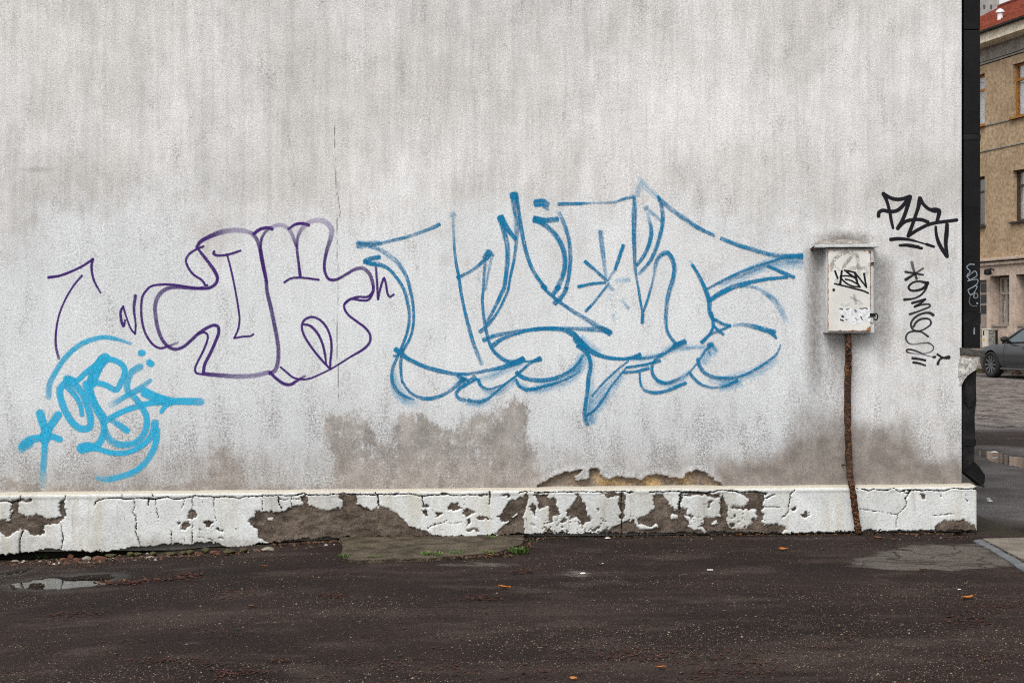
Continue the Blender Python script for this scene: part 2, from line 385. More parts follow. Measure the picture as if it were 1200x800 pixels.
# ------------------------------------------------------------------ the gable: house > wall (> graffiti), plinth, ...
house = empty('plastered_house', (0, D0, 0), TH)
tag(house, 'grey white plastered house gable with a flaking white plinth', 'house')
UR = wall_pt(1127, 300)[0]; UL = -5.4
def relief(u, z):                          # gentle unevenness of the plaster, outward
    return .006*(fbm(u*1.1+3, z*1.1, 11, 3)-.5)+.003*(fbm(u*5, z*5, 12, 3)-.5)
T = {'A': (0,290,5), 'B': (10,410,5), 'P1': (140,240,6.6667), 'P2': (140,340,6.6667), 'P3': (300,240,6.6667), 'P4': (300,340,6.6667),
     'B1': (410,220,6.6667), 'B2': (440,360,6.6667), 'B3': (540,220,6.6667), 'B4': (540,320,6.6667), 'B5': (560,390,6.6667),
     'B6': (660,210,6.6667), 'B7': (680,320,6.6667), 'B8': (780,260,6.6667), 'B9': (760,360,6.6667),
     'K1': (1020,220,10), 'K2': (1020,280,10), 'K3': (1020,350,10), 'X': (940,260,5.714), 'D': (1120,300,7.27),
     'Q1': (0,560,6.6667), 'Q2': (160,560,6.6667), 'Q3': (280,540,6.6667), 'Q4': (440,540,6.6667), 'Q5': (600,540,6.6667), 'Q6': (760,540,6.6667), 'Q7': (880,540,3.75),
     'W1': (0,420,2.857), 'W2': (340,420,2.857), 'W3': (740,420,2.927), 'Y': (960,295,16), 'W': (0,0,1)}
def tp(*segs):                             # ('P1', [...], 'P2', [...]) -> picture points
    out = []
    for k, pts in zip(segs[0::2], segs[1::2]):
        ox, oy, s = T[k]; out += [(ox+x/s, oy+y/s) for x, y in pts]
    return out

BROKEN = tp('Q5', [(190,195),(270,150),(340,120),(410,95),(520,70),(545,75),(520,110),(490,130),(500,155),(560,150),(610,130),(610,65),(650,58),(675,75),(690,115),(760,150),(850,115),(900,130),(960,130),(990,150),(1060,120),(1130,97),(1180,120)],
            'Q6', [(150,115),(190,140),(280,135),(310,90),(350,75),(430,85),(490,120),(530,150),(575,188),(575,260)], 'Q5', [(190,260)])
BARE_W = [tp('W2', [(140,290),(115,260),(110,190),(180,170),(260,190),(280,260),(340,280),(360,200),(390,180),(480,195),(520,250),(560,220),(610,180),(710,170),(725,140),(800,130),(805,220),(790,250),(820,330),(850,390),(830,460),(130,460),(140,350)]),
          tp('W1', [(690,330),(700,290),(780,300),(810,340),(835,420),(840,470),(600,470),(640,400),(690,390)]),
          tp('W1', [(0,385),(60,395),(100,415),(200,420),(330,430),(560,425),(700,415),(900,425),(1120,420),(1120,470),(0,470)]),
          tp('W3', [(300,460),(280,350),(350,350),(430,340),(435,290),(450,330),(540,300),(550,170),(640,160),(740,150),(760,180),(800,190),(850,220),(920,190),(970,200),(1000,350),(1135,340),(1160,460)])]
def build_wall():
    us = np.concatenate([np.linspace(UL, -3.6, 40, endpoint=False), np.arange(-3.6, UR-.004, .008), [UR-.004, UR]])
    zs = np.concatenate([np.linspace(-.1, .27, 3, endpoint=False), np.linspace(.27, .44, 25, endpoint=False), np.linspace(.44, 1.1, 56, endpoint=False), np.linspace(1.1, 3.8, 91, endpoint=False), np.linspace(3.8, 6.4, 20)])
    U, Z = np.meshgrid(us, zs)
    PX, PY = wall_px(U, Z)
    jx = (fbm(U*25, Z*25, 21, 3)-.5)*7; jy = (fbm(U*25, Z*25, 22, 3)-.5)*7
    br = pip(BROKEN, PX+jx*.6, PY+jy*.6).astype(float)
    bare = np.zeros(U.shape)
    for p in BARE_W[:3]: bare = np.maximum(bare, pip(p, PX+jx*1.3, PY+jy*1.3).astype(float))
    for (cx, cy, rx, ry, s) in [(492, 510, 26, 26, .35), (600, 500, 22, 30, .35), (385, 500, 12, 16, .3), (398, 540, 10, 18, .3), (985, 520, 45, 60, .15)]:
        bare = np.maximum(bare, bare+s*np.exp(-((PX-cx)/rx)**2-((PY-cy)/ry)**2))
    damp = pip(BARE_W[3], PX+jx*3, PY+jy*3).astype(float)
    for _ in range(70):
        b = damp.copy(); b[1:-1] = (damp[:-2]+damp[1:-1]*2+damp[2:])/4; damp = b
        b = damp.copy(); b[:,1:-1] = (damp[:,:-2]+damp[:,1:-1]*2+damp[:,2:])/4; damp = b
    damp = damp*(.55+.50*sst(470, 560, PY))
    damp = np.maximum(damp, .62*sst(478, 572, PY+(fbm(U*3, Z*2, 15, 3)-.5)*50)*(.3+.9*fbm(U*1.7, Z, 16, 3)))
    for _ in range(26):                     # soften the edges
        b = bare.copy(); b[1:-1] = (bare[:-2]+bare[1:-1]*2+bare[2:])/4; bare = b
        b = bare.copy(); b[:,1:-1] = (bare[:,:-2]+bare[:,1:-1]*2+bare[:,2:])/4; bare = b
    bare = bare*.80-.02
    buff = sst(170, 330, PY+(fbm(U*2, Z*2, 5, 3)-.5)*160)*(1-.45*sst(930, 1010, PX))*(1-.5*sst(500, 560, PY))
    buff = np.maximum(buff, .75*sst(430, 500, PX)*(1-sst(860, 940, PX))*sst(205, 260, PY+(fbm(U*3, Z*3, 8, 3)-.5)*40)*(1-.6*sst(470, 540, PY)))
    # dirt around the meter box and the rain splash line at the foot
    g = .50*np.exp(-((PX-990)/42)**2-((PY-281)/11)**2)
    g = np.maximum(g, .42*np.exp(-((PX-955)/15)**2)*sst(270, 300, PY)*(1-sst(400, 560, PY)))
    g = np.maximum(g, .34*np.exp(-((PX-1036)/16)**2)*sst(285, 310, PY)*(1-sst(380, 470, PY)))
    g = np.maximum(g, .40*np.exp(-((PX-985)/32)**2)*sst(388, 396, PY)*(1-sst(400, 520, PY)))
    g = np.maximum(g, .22*np.exp(-((PX-955)/45)**2)*sst(380, 470, PY)*(1-sst(540, 600, PY)))
    g = np.maximum(g, .25*np.exp(-((PX-1123)/6)**2)*sst(480, 560, PY))
    g = np.maximum(g, .30*np.exp(-((PX-44)/26)**2-((PY-199)/5)**2))
    g = np.maximum(g, .22*sst(555, 572, PY)); g = np.maximum(g, .22*sst(520, 560, PY)*np.exp(-((PX-90)/90)**2))
    g = np.maximum(g, .18*sst(430, 560, PY)*sst(840, 900, PX))
    g = np.clip(g*1.7, 0, .95)
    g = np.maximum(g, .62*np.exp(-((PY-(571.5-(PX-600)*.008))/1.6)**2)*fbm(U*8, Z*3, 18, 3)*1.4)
    crack_shade = np.exp(-(pdist([(392,150),(393,200),(395,228),(399,250),(395,258),(396,330),(395,400),(397,470)], PX+jx*.25, PY, 9)/.75)**2)
    out = relief(U, Z)
    inside = br > .5
    out = np.where(inside, -.032+.018*(fbm(U*30, Z*30, 31, 4)-.5)+.022*(fbm(U*9, Z*9, 33, 2)-.5), out)
    edge = sst(.0, 1, np.exp(-(pdist(BROKEN, PX, PY, 14)/5)**2))*(~inside)
    out = out+.006*edge
    X, Y = U.copy(), -out
    # the return along the street, out of sight from here
    ext = np.array([.02, .5, 2, 5, 9])
    X = np.concatenate([X, np.repeat(X[:,-1:], 5, 1)-ext[None,:]*.10], 1); Y = np.concatenate([Y, np.repeat(ext[None,:], len(zs), 0)], 1)
    Z2 = np.concatenate([Z, np.repeat(Z[:,-1:], 5, 1)], 1)
    pad = lambda a, v=0.: np.concatenate([a, np.full((a.shape[0], 5), v)], 1)
    return grid_obj('wall', X, Y, Z2, M_WALL, house, {'bare': pad(bare), 'buff': pad(buff, .3), 'grime': pad(g), 'broken': pad(br), 'crack_shade': pad(crack_shade), 'foot': pad(sst(400, 560, PY)), 'foot2': pad(sst(515, 562, PY)), 'damp': pad(damp)})
wall = build_wall()

PO = .085                                   # the plinth stands this far in front of the wall
ISL = [tp('Q3', [(215,435),(275,435),(265,465),(235,465)]), tp('Q6', [(170,420),(190,412),(235,420),(220,460),(180,450)]), tp('Q6', [(485,490),(530,460),(550,490),(520,505)]),
       tp('Q6', [(290,505),(360,500),(420,510),(445,545),(400,535),(330,525)]), tp('Q4', [(1060,440),(1100,400),(1110,425),(1075,450)]), tp('Q5', [(975,490),(1030,500),(1080,515),(1130,490),(1140,510),(1090,530),(1010,535),(970,510)]),
       tp('Q6', [(0,520),(60,485),(80,515),(40,525)])]
BARE_P = [tp('Q1', [(-40,335),(80,330),(95,205),(60,185),(160,165),(250,172),(250,188),(170,180),(135,205),(135,280),(190,290),(210,320),(215,295),(310,280),(340,320),(440,320),(475,295),(460,185),(505,170),(510,240),(520,290),(450,355),(345,375),(350,440),(240,440),(225,410),(180,400),(150,400),(75,455),(-40,405)]),
  tp('Q2', [(405,255),(470,260),(475,300),(430,320),(405,315)]), tp('Q2', [(370,345),(410,340),(410,380),(380,400),(350,390)]), tp('Q2', [(520,330),(600,350),(600,375),(545,400)]), tp('Q2', [(615,395),(680,400),(670,415),(620,410)]), tp('Q2', [(490,393),(518,398),(505,412)]), tp('Q2', [(325,350),(345,352),(340,372)]), tp('Q2',[(640,465),(668,470),(655,485)]),
  tp('Q3', [(125,390),(300,395),(440,360),(510,340),(475,280),(510,255),(530,275),(540,340),(620,375),(700,395),(760,375),(820,350),(825,320),(770,270),(810,255),(915,265),(920,340),(1020,380),(1060,380),(1100,350),(1200,380)], 'Q4', [(170,400),(210,460),(260,500),(390,540),(440,580),(500,600),(500,700)], 'Q3', [(850,700),(440,700),(240,645),(160,605),(145,530),(100,505),(70,470),(120,430)]),
  tp('Q4', [(610,330),(640,330),(680,375),(620,385),(555,380)]), tp('Q4', [(360,375),(400,380),(420,430),(395,440)]), tp('Q4', [(455,405),(520,410),(510,425),(470,430)]), tp('Q4', [(680,395),(720,375),(775,400),(745,425),(720,440)]), tp('Q4', [(780,425),(850,430),(910,460),(860,455),(790,450)]), tp('Q4', [(500,245),(570,250),(560,272),(510,268)]), tp('Q4', [(375,343),(415,348),(410,362),(368,362)]), tp('Q4', [(700,535),(800,525),(820,550),(740,545),(700,552)]), tp('Q4', [(975,270),(1050,262),(1055,282)]), tp('Q4', [(712,458),(742,458),(735,480),(718,512)]), tp('Q4', [(808,255),(850,258),(840,282),(815,280)]), tp('Q4', [(140,245),(190,248),(180,262),(130,262)]),
  tp('Q4', [(955,430),(1000,400),(1010,350),(1080,295),(1150,285),(1190,245)], 'Q5', [(128,265),(130,310),(95,400),(95,480),(100,560),(60,620)], 'Q4', [(1100,620),(930,575),(980,520),(1040,465),(1000,470)]),
  tp('Q5', [(170,260),(280,260),(280,300),(330,280),(345,330),(370,400),(360,440),(330,440),(310,480),(290,480),(300,350),(260,350),(215,380),(200,370),(215,330),(200,300)]), tp('Q5', [(140,340),(190,340),(195,390),(180,450),(160,400)]), tp('Q5', [(230,640),(235,580),(280,545),(300,510),(310,545),(330,580),(330,640)]),
  tp('Q5', [(490,300),(510,250),(530,270),(560,330),(580,360),(590,430),(625,455),(590,480),(565,470),(555,550),(545,480),(520,440),(470,430),(415,440),(420,390),(470,350)]), tp('Q5', [(690,255),(830,245),(830,275),(740,275)]), tp('Q5', [(845,245),(880,250),(875,440),(850,460),(845,400),(835,290)]),
  tp('Q5', [(385,470),(410,450),(425,470),(400,490)]), tp('Q5', [(435,450),(470,435),(465,460)]), tp('Q5', [(660,385),(690,368),(680,388)]), tp('Q5', [(620,545),(650,520),(690,515),(650,545)]), tp('Q5', [(140,490),(180,500),(170,515)]),
  tp('Q5', [(640,640),(690,560),(790,520),(850,470),(900,475),(950,470),(970,500),(1000,480),(970,465),(1060,420),(1110,380),(1105,260),(1187,252)], 'Q6', [(125,290),(185,365),(205,395),(230,350),(250,260),(265,265),(250,380),(285,440),(330,500),(400,530),(440,560),(440,640)]),
  tp('Q6', [(430,440),(550,435),(600,450),(610,500),(650,530),(760,530),(850,450),(850,390),(885,360),(885,480),(960,540),(1020,560),(1020,640),(440,640),(450,530),(400,500),(430,490)]),
  tp('Q6', [(560,290),(590,280),(610,350),(615,440),(590,455),(555,430),(560,350)]), tp('Q6', [(250,255),(420,250),(560,262),(560,287),(420,268),(300,268)]), tp('Q6', [(700,255),(830,245),(920,265),(895,300),(890,440),(850,460),(845,380),(650,372),(650,353),(740,355),(765,350),(790,300),(740,270)]), tp('Q6', [(480,310),(510,305),(470,360),(455,355)]), tp('Q6', [(260,365),(300,380),(290,420),(265,400)]), tp('Q6', [(315,430),(348,428),(335,465)]), tp('Q6', [(655,420),(690,412),(680,438)]), tp('Q6', [(712,418),(742,398),(728,418)]), tp('Q6', [(1112,380),(1150,358),(1158,386),(1125,397)]), tp('Q6', [(900,490),(1000,500),(1060,530),(1040,540),(960,520)]), tp('Q6', [(630,500),(660,480),(680,520)]), tp('Q6', [(795,470),(830,445),(825,480)]),
  tp('Q7', [(805,292),(850,262),(940,258),(980,280),(992,300),(992,345),(820,345)]), tp('Q7', [(213,240),(240,223),(260,240),(240,252)]), tp('Q7', [(748,150),(765,143),(774,160),(758,167)]), tp('Q7', [(60,290),(110,275),(160,300),(130,320),(60,320)]), tp('Q7', [(975,110),(995,108),(995,130),(985,128)])]
CRACKS = [(tp('Q1', [(735,215),(745,185),(790,165),(870,155),(950,158),(1000,170),(1060,160),(1200,165)], 'Q2', [(60,158),(130,168),(240,150),(300,168),(430,150),(465,138),(540,148),(640,148),(750,148),(800,165),(840,145),(985,140),(1100,135),(1200,138)], 'Q3', [(440,268),(510,250),(540,268),(770,262),(810,250),(900,265),(1200,262)], 'Q4', [(270,258),(370,275),(460,268),(540,260),(620,270),(800,262),(890,262)]), .75),
  (tp('Q4', [(1120,255)], 'Q5', [(100,240),(240,245),(520,240),(700,243),(860,235),(950,248)]), .9), (tp('Q5', [(1070,243),(1200,240)], 'Q6', [(240,240),(450,250),(590,225),(720,245),(830,240),(920,258)]), .9), (tp('Q7', [(440,115),(520,130),(540,120),(580,130),(630,120),(650,135),(700,128),(850,130),(880,120),(990,125)]), .8),
  (tp('Q1', [(-20,180),(60,182),(95,200),(160,165),(165,130)]), .9), (tp('Q1', [(185,410),(165,450),(150,500),(155,590)]), 1.1), (tp('Q1', [(475,360),(490,450),(485,550)]), .75), (tp('Q1', [(1045,170),(1060,210),(1030,270),(1060,300),(1065,440),(1105,540)]), .7), (tp('Q1', [(955,125),(950,155)]), .6), (tp('Q1', [(515,120),(505,175)]), .7), (tp('Q1',[(735,215),(742,190)]), 1.3), (tp('Q1',[(1165,165),(1155,215)]), .9),
  (tp('Q2', [(150,165),(160,260),(175,340)]), .6), (tp('Q2', [(435,160),(440,260),(435,400),(435,510)]), .65), (tp('Q2', [(610,155),(600,200),(620,330)]), .5), (tp('Q2', [(985,130),(985,250)]), .8), (tp('Q2', [(1105,150),(1110,200),(1135,240)]), .8), (tp('Q2', [(125,125),(130,165)]), .8), (tp('Q2', [(265,400),(275,510)]), .5), (tp('Q2', [(375,170),(355,240)]), .4), (tp('Q2', [(480,460),(580,480),(650,540)]), .4),
  (tp('Q3', [(305,275),(315,330),(330,370)]), .6), (tp('Q3', [(405,265),(410,360)]), .6), (tp('Q3', [(1060,230),(1085,270),(1090,350)]), .7), (tp('Q3', [(310,300),(470,300)]), .4), (tp('Q4', [(20,270),(30,340)]), .7), (tp('Q4', [(365,270),(375,340)]), .6), (tp('Q4', [(895,235),(890,340)]), 1.2), (tp('Q4', [(410,530),(440,505),(570,465)]), .4), (tp('Q4',[(570,490),(700,480)]), .35),
  (tp('Q5', [(860,235),(855,470),(860,580)]), .8), (tp('Q6', [(250,250),(245,400)]), .7), (tp('Q6', [(580,260),(575,420)]), .6), (tp('Q6', [(890,360),(1030,360)]), .55), (tp('Q6', [(1150,225),(1110,260),(1095,400),(1045,440)]), .75), (tp('Q6', [(920,290),(990,262)]), .7),
  (tp('Q7', [(705,125),(680,170),(685,195),(645,240),(638,295)]), .6), (tp('Q7', [(800,240),(900,232)]), .45), (tp('Q7', [(480,210),(640,235)]), .35), (tp('Q7', [(660,130),(690,145),(705,125)]), .5), (tp('Q7', [(945,130),(950,190)]), .4), (tp('Q7', [(825,130),(840,160)]), .4)]
BOT = [(-400,668),(0,650),(25,648),(57,643.5),(72,643.5),(88,646),(120,646),(165,641),(185,639),(205,637),(245,635.5),(262,640),(285,640),(300,637),(315,636),(345,632),(400,630.5),(450,629.5),(520,629),(560,627.5),(600,625.5),(700,624.6),(900,624.4),(1000,622),(1144,621),(1400,621)]
def build_plinth():
    UE = wall_pt(1144, 600, PO)[0]
    us = np.concatenate([np.linspace(UL, -3.55, 60, endpoint=False), np.arange(-3.55, UE-.012, .0055), [UE-.012, UE-.006, UE-.002, UE]])
    zs = np.arange(-.22, .2835, .0055)
    U, Z = np.meshgrid(us, zs); PX, PY = wall_px(U, Z, PO)
    jx = (fbm(U*38, Z*38, 41, 4)-.5)*5.5; jy = (fbm(U*38, Z*38, 42, 4)-.5)*5.5
    jx = jx+(vnoise(U*120, Z*120, 43)-.5)*2.6; jy = jy+(vnoise(U*120, Z*120, 45)-.5)*2.6
    bare = np.zeros(U.shape, bool)
    for p in BARE_P: bare |= pip(p, PX+jx, PY+jy)
    # nibbled spots scattered along flaked edges
    flake = (fbm(U*85, Z*85, 47, 3) > .715) & (sst(610, 660, PX)*(1-sst(880, 930, PX))*sst(596, 612, PY) > .5)
    bare |= flake
    for p in ISL: bare &= ~pip(p, PX+jx*.6, PY+jy*.6)
    crack_shade = np.zeros(U.shape)
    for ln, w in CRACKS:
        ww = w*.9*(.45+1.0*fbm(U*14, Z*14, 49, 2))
        crack_shade = np.maximum(crack_shade, np.exp(-(pdist(ln, PX+jx*.45, PY+jy*.45, 10)/ww)**2))
    bx = np.array([b[0] for b in BOT], float); by = np.array([b[1] for b in BOT], float)
    yb = np.interp(PX, bx, by)+jy*.8+(fbm(U*10, Z*0, 44, 3)-.5)*3
    under = PY > yb
    bf = bare.astype(float)
    for _ in range(1):
        b = bf.copy(); b[1:-1] = (bf[:-2]+bf[1:-1]*2+bf[2:])/4; bf = b
        b = bf.copy(); b[:,1:-1] = (bf[:,:-2]+bf[:,1:-1]*2+bf[:,2:])/4; bf = b
    out = PO+.004*(fbm(U*3, Z*3, 51, 3)-.5)
    rough = -.010+.014*(fbm(U*22, Z*30, 52, 4)-.5)+.016*(fbm(U*6, Z*11, 53, 3)-.5)
    out = out+np.where(bare, rough, 0)
    out = out-.014*crack_shade
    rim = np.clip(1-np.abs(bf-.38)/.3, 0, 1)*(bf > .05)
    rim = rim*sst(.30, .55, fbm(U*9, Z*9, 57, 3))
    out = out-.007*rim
    crack_shade = np.maximum(crack_shade, rim*.62)  # shadow outline of the flaked edges, painted through the same mask
    out = np.where(under, PO-.13+.03*(fbm(U*12, Z*12, 54, 3)-.5), out)
    crack_shade = np.where(under, .8, crack_shade)  # shade of the recess under the plinth, painted near-black
    lip = np.exp(-((Z-.27)/.012)**2)*.004; out = out+lip*(~bare)
    endr = np.clip((U-(UE-.012))/.012, 0, 1); out = out-.010*endr**2
    X, Y, Z2 = U.copy(), -out, Z.copy()
    low = sst(608, 640, PY)*(.35+.65*fbm(U*2.5, Z, 55, 3))
    # sloping top back to the wall, and the return round the corner
    def app(a, rows): return np.concatenate([a]+rows, 0)
    t1 = .285+.007*(fbm(us*6, us*0, 61, 3)-.5); t2 = .3005+.006*(fbm(us*9, us*0, 62, 3)-.5)
    X = app(X, [us[None], us[None], us[None]])
    Y = app(Y, [-(PO-.006)*np.ones((1, len(us))), -.03*np.ones((1, len(us))), .03*np.ones((1, len(us)))])
    Z2 = app(Z2, [t1[None]+.002, (t1*.4+t2*.6)[None], t2[None]])
    pr = lambda a, v: app(np.asarray(a, float), [np.full((1, len(us)), v)]*3)
    bf = pr(bf, 0); crack_shade = pr(crack_shade, 0); low = pr(low, 0)
    cap = np.concatenate([np.zeros((len(zs), len(us))), np.ones((3, len(us)))], 0)
    ext = np.array([.03, .3, 1, 3, 8]); n = X.shape[0]
    X = np.concatenate([X, np.repeat(np.full((n, 1), UE), 5, 1)-ext[None]*.10], 1)
    Y = np.concatenate([Y, np.maximum(np.repeat(ext[None], n, 0)-.06, Y[:,-1:])], 1); Z2 = np.concatenate([Z2, np.repeat(Z2[:,-1:], 5, 1)], 1)
    pad = lambda a: np.concatenate([a, np.repeat(a[:,-1:], 5, 1)], 1)
    return grid_obj('plinth', X, Y, Z2, M_PLINTH, house, {'bare': pad(bf), 'crack_shade': pad(crack_shade), 'low': pad(low), 'cap': pad(cap)})
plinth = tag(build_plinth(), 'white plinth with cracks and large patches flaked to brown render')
# the roof of the gable house, above the picture
M_TILE_DK = simple('dark_roof_sheet', (.06, .05, .045), (.11, .09, .08), 6, .7)
bm = bmesh.new(); prism_bm(bm, [(UL-.3, 6.4), (UR+.25, 6.4), (UR+.25, 6.55), ((UL+UR)/2, 9.2), (UL-.3, 6.55)], -.25, 9.0)
bm_obj('roof', bm, M_TILE_DK, house)

# ------------------------------------------------------------------ graffiti: ribbons of paint lying on the plaster
def spline(pts, step=1.6):
    P = [np.array(p, float) for p in pts]
    if len(P) == 2: 
        n = max(2, int(np.hypot(*(P[1]-P[0]))/step)); return [P[0]+(P[1]-P[0])*i/n for i in range(n+1)]
    out = []
    for i in range(len(P)-1):
        p0 = P[i-1] if i else 2*P[0]-P[1]; p1, p2 = P[i], P[i+1]; p3 = P[i+2] if i+2 < len(P) else 2*P[-1]-P[-2]
        n = max(2, int(np.hypot(*(p2-p1))/step))
        d1 = max(np.hypot(*(p1-p0)), 1e-3)**.5; d2 = max(np.hypot(*(p2-p1)), 1e-3)**.5; d3 = max(np.hypot(*(p3-p2)), 1e-3)**.5
        m1 = (p2-p1)+d2*((p1-p0)/d1-(p2-p0)/(d1+d2)); m2 = (p2-p1)+d2*((p3-p2)/d3-(p3-p1)/(d2+d3))
        for k in range(n):
            t = k/n; out.append((2*t**3-3*t*t+1)*p1+(t**3-2*t*t+t)*m1+(-2*t**3+3*t*t)*p2+(t**3-t*t)*m2)
    out.append(P[-1]); return out
def ribbons(name, mat, parent, strokes, surf, base=.0011, widen=1.15, cap=1.0):
    """strokes: (points px, width px or list, alpha or list, softness). surf(px,py,off)->3D local point"""
    V, Fc, av, ae, aa, aso, asl, asi = [], [], [], [], [], [], [], []
    off = base
    for si, (pts, w, a, so) in enumerate(strokes):
        S = spline(pts); n = len(S)
        w = [q*widen for q in w] if hasattr(w, '__len__') else w*widen
        lerp = lambda q, t: q if not hasattr(q, '__len__') else float(np.interp(t, np.linspace(0, 1, len(q)), q))
        rows = []
        for i, p in enumerate(S):
            d = S[min(i+1, n-1)]-S[max(i-1, 0)]; d = d/(np.hypot(*d)+1e-9); rows.append((p, d, i/(n-1), 0.))
        hw0 = lerp(w, 0)/2; hw1 = lerp(w, 1)/2
        pre = [(rows[0][0]-rows[0][1]*hw0*f*cap, rows[0][1], 0., f) for f in (1., .5)]
        post = [(rows[-1][0]+rows[-1][1]*hw1*f*cap, rows[-1][1], 1., f) for f in (.5, 1.)]
        rows = pre+rows+post; b0 = len(V); run = 0.; last = rows[0][0]
        for p, d, t, e in rows:
            run += float(np.hypot(*(p-last))); last = p
            nrm = np.array((-d[1], d[0])); h = lerp(w, t)/2
            for s in (-1., 1.):
                q = p+nrm*h*s; V.append(surf(q[0], q[1], off)); av.append(s); ae.append(e); aa.append(lerp(a, t)); aso.append(so); asl.append(run); asi.append(si*7.3)
            off += 5e-7
        for i in range(len(rows)-1):
            k = b0+2*i; Fc.append((k, k+1, k+3, k+2))
        off += 1.5e-5
    return mesh_obj(name, V, Fc, mat, parent, False, {'v': av, 'e': ae, 'al': aa, 'so': aso, 'sl': asl, 'si': asi})
def on_wall(px, py, off):
    u, z = wall_pt(px, py); return (u, -(float(relief(u, z))+off), z)

def cyan():
    b = lambda p: tp('B', p)
    L = [(tp('A', [(765,562),(690,538),(610,525),(520,545),(440,590),(370,660),(320,740),(290,800)], 'B', [(235,272)]), [4,6,7,7,7.5,8], [.6,.95,.9,.9,.85,.6], .45),
      (tp('A', [(826,617),(834,617)]), 8, 1.2, .4), (tp('A', [(875,673),(885,681)]), 8.5, 1.2, .4),
      (b([(355,180),(330,195),(302,230),(310,300),(340,370),(380,430),(430,462),(475,450),(480,400),(460,320),(430,250),(390,205),(350,180)]), 9, 1.05, .4), (b([(345,215),(390,265),(420,320),(430,378)]), [8,6], 1, .4),
      (b([(345,172),(380,185)]), 11, 1.2, .4), (b([(400,182),(480,110),(565,50)]), 7, 1.1, .4), (b([(565,48),(530,90),(500,150),(488,190)]), 13, 1.2, .35), (b([(545,60),(515,110)]), 12, 1.1, .4),
      (b([(565,52),(620,60),(670,90),(680,130),(660,185),(630,232),(570,205),(510,190)]), 7.5, 1.05, .4), (b([(455,200),(490,290),(520,350),(548,405),(560,450),(552,505),(520,555),(470,570),(440,572)]), [10,9,9,8,9,9], 1.1, .4),
      (b([(485,130),(480,190),(492,270),(520,330),(560,388)]), 7, 1, .4), (b([(430,575),(465,568)]), 13, 1.2, .35),
      (b([(770,98),(720,130),(695,190),(700,240),(740,280),(780,330),(810,400),(800,470),(760,530),(700,553),(640,550),(590,520),(570,480)]), [9,9,8,8,8,8,8,9,9], [.8,.85,.95,1,1,1,.95,.8,.75], .4),
      (b([(830,178),(760,230),(690,268),(600,322)]), [6,8,7,9], [.6,1,.9,.3], .45), (b([(560,420),(600,395),(680,355),(760,327),(850,308),(930,308)]), 7.5, 1.05, .4), (b([(610,412),(650,440),(692,470)]), 8, [.7,1,1.1], .4),
      (b([(800,248),(850,272),(930,300)]), [12,12,10], 1.2, .4), (b([(870,285),(960,298),(1050,300),(1125,302)]), [12,9,9,10], [1.2,1.1,1.1,.8], .4), (b([(895,362),(920,325),(965,305)]), [5,7,7], 1, .4),
      (b([(440,572),(520,578),(600,600),(680,602),(760,572),(820,525),(850,470),(858,428)]), [9,7,7,7,7,8,10], 1.05, .4), (b([(868,470),(866,520),(850,580),(800,660),(740,710),(650,742),(570,757),(518,748)]), [9,8,8,8,8,8,8,6], [1.1,1,.9,.9,.9,.85,.75,.5], .4),
      (b([(185,372),(205,440),(220,500)]), [11,10,8], 1.15, .4), (b([(290,380),(245,445),(210,500)]), 10, 1.15, .4), (b([(78,578),(115,532),(200,510),(250,505),(300,522)]), [11,11,9,9,8], [.5,1,1.15,1.15,1], .4), (b([(85,560),(120,545)]), 13, .8, .5), (b([(222,470),(212,520)]), 14, 1.2, .5), (b([(215,490),(210,600),(204,680),(198,790)]), [8,8.5,8.5,9], [1.1,.95,.7,.15], .45)]
    o = ribbons('graffiti_tag', P_CYAN, wall, L, on_wall, widen=1.12); return tag(o, 'bright cyan sprayed tag with a star at its lower left')
cyan()
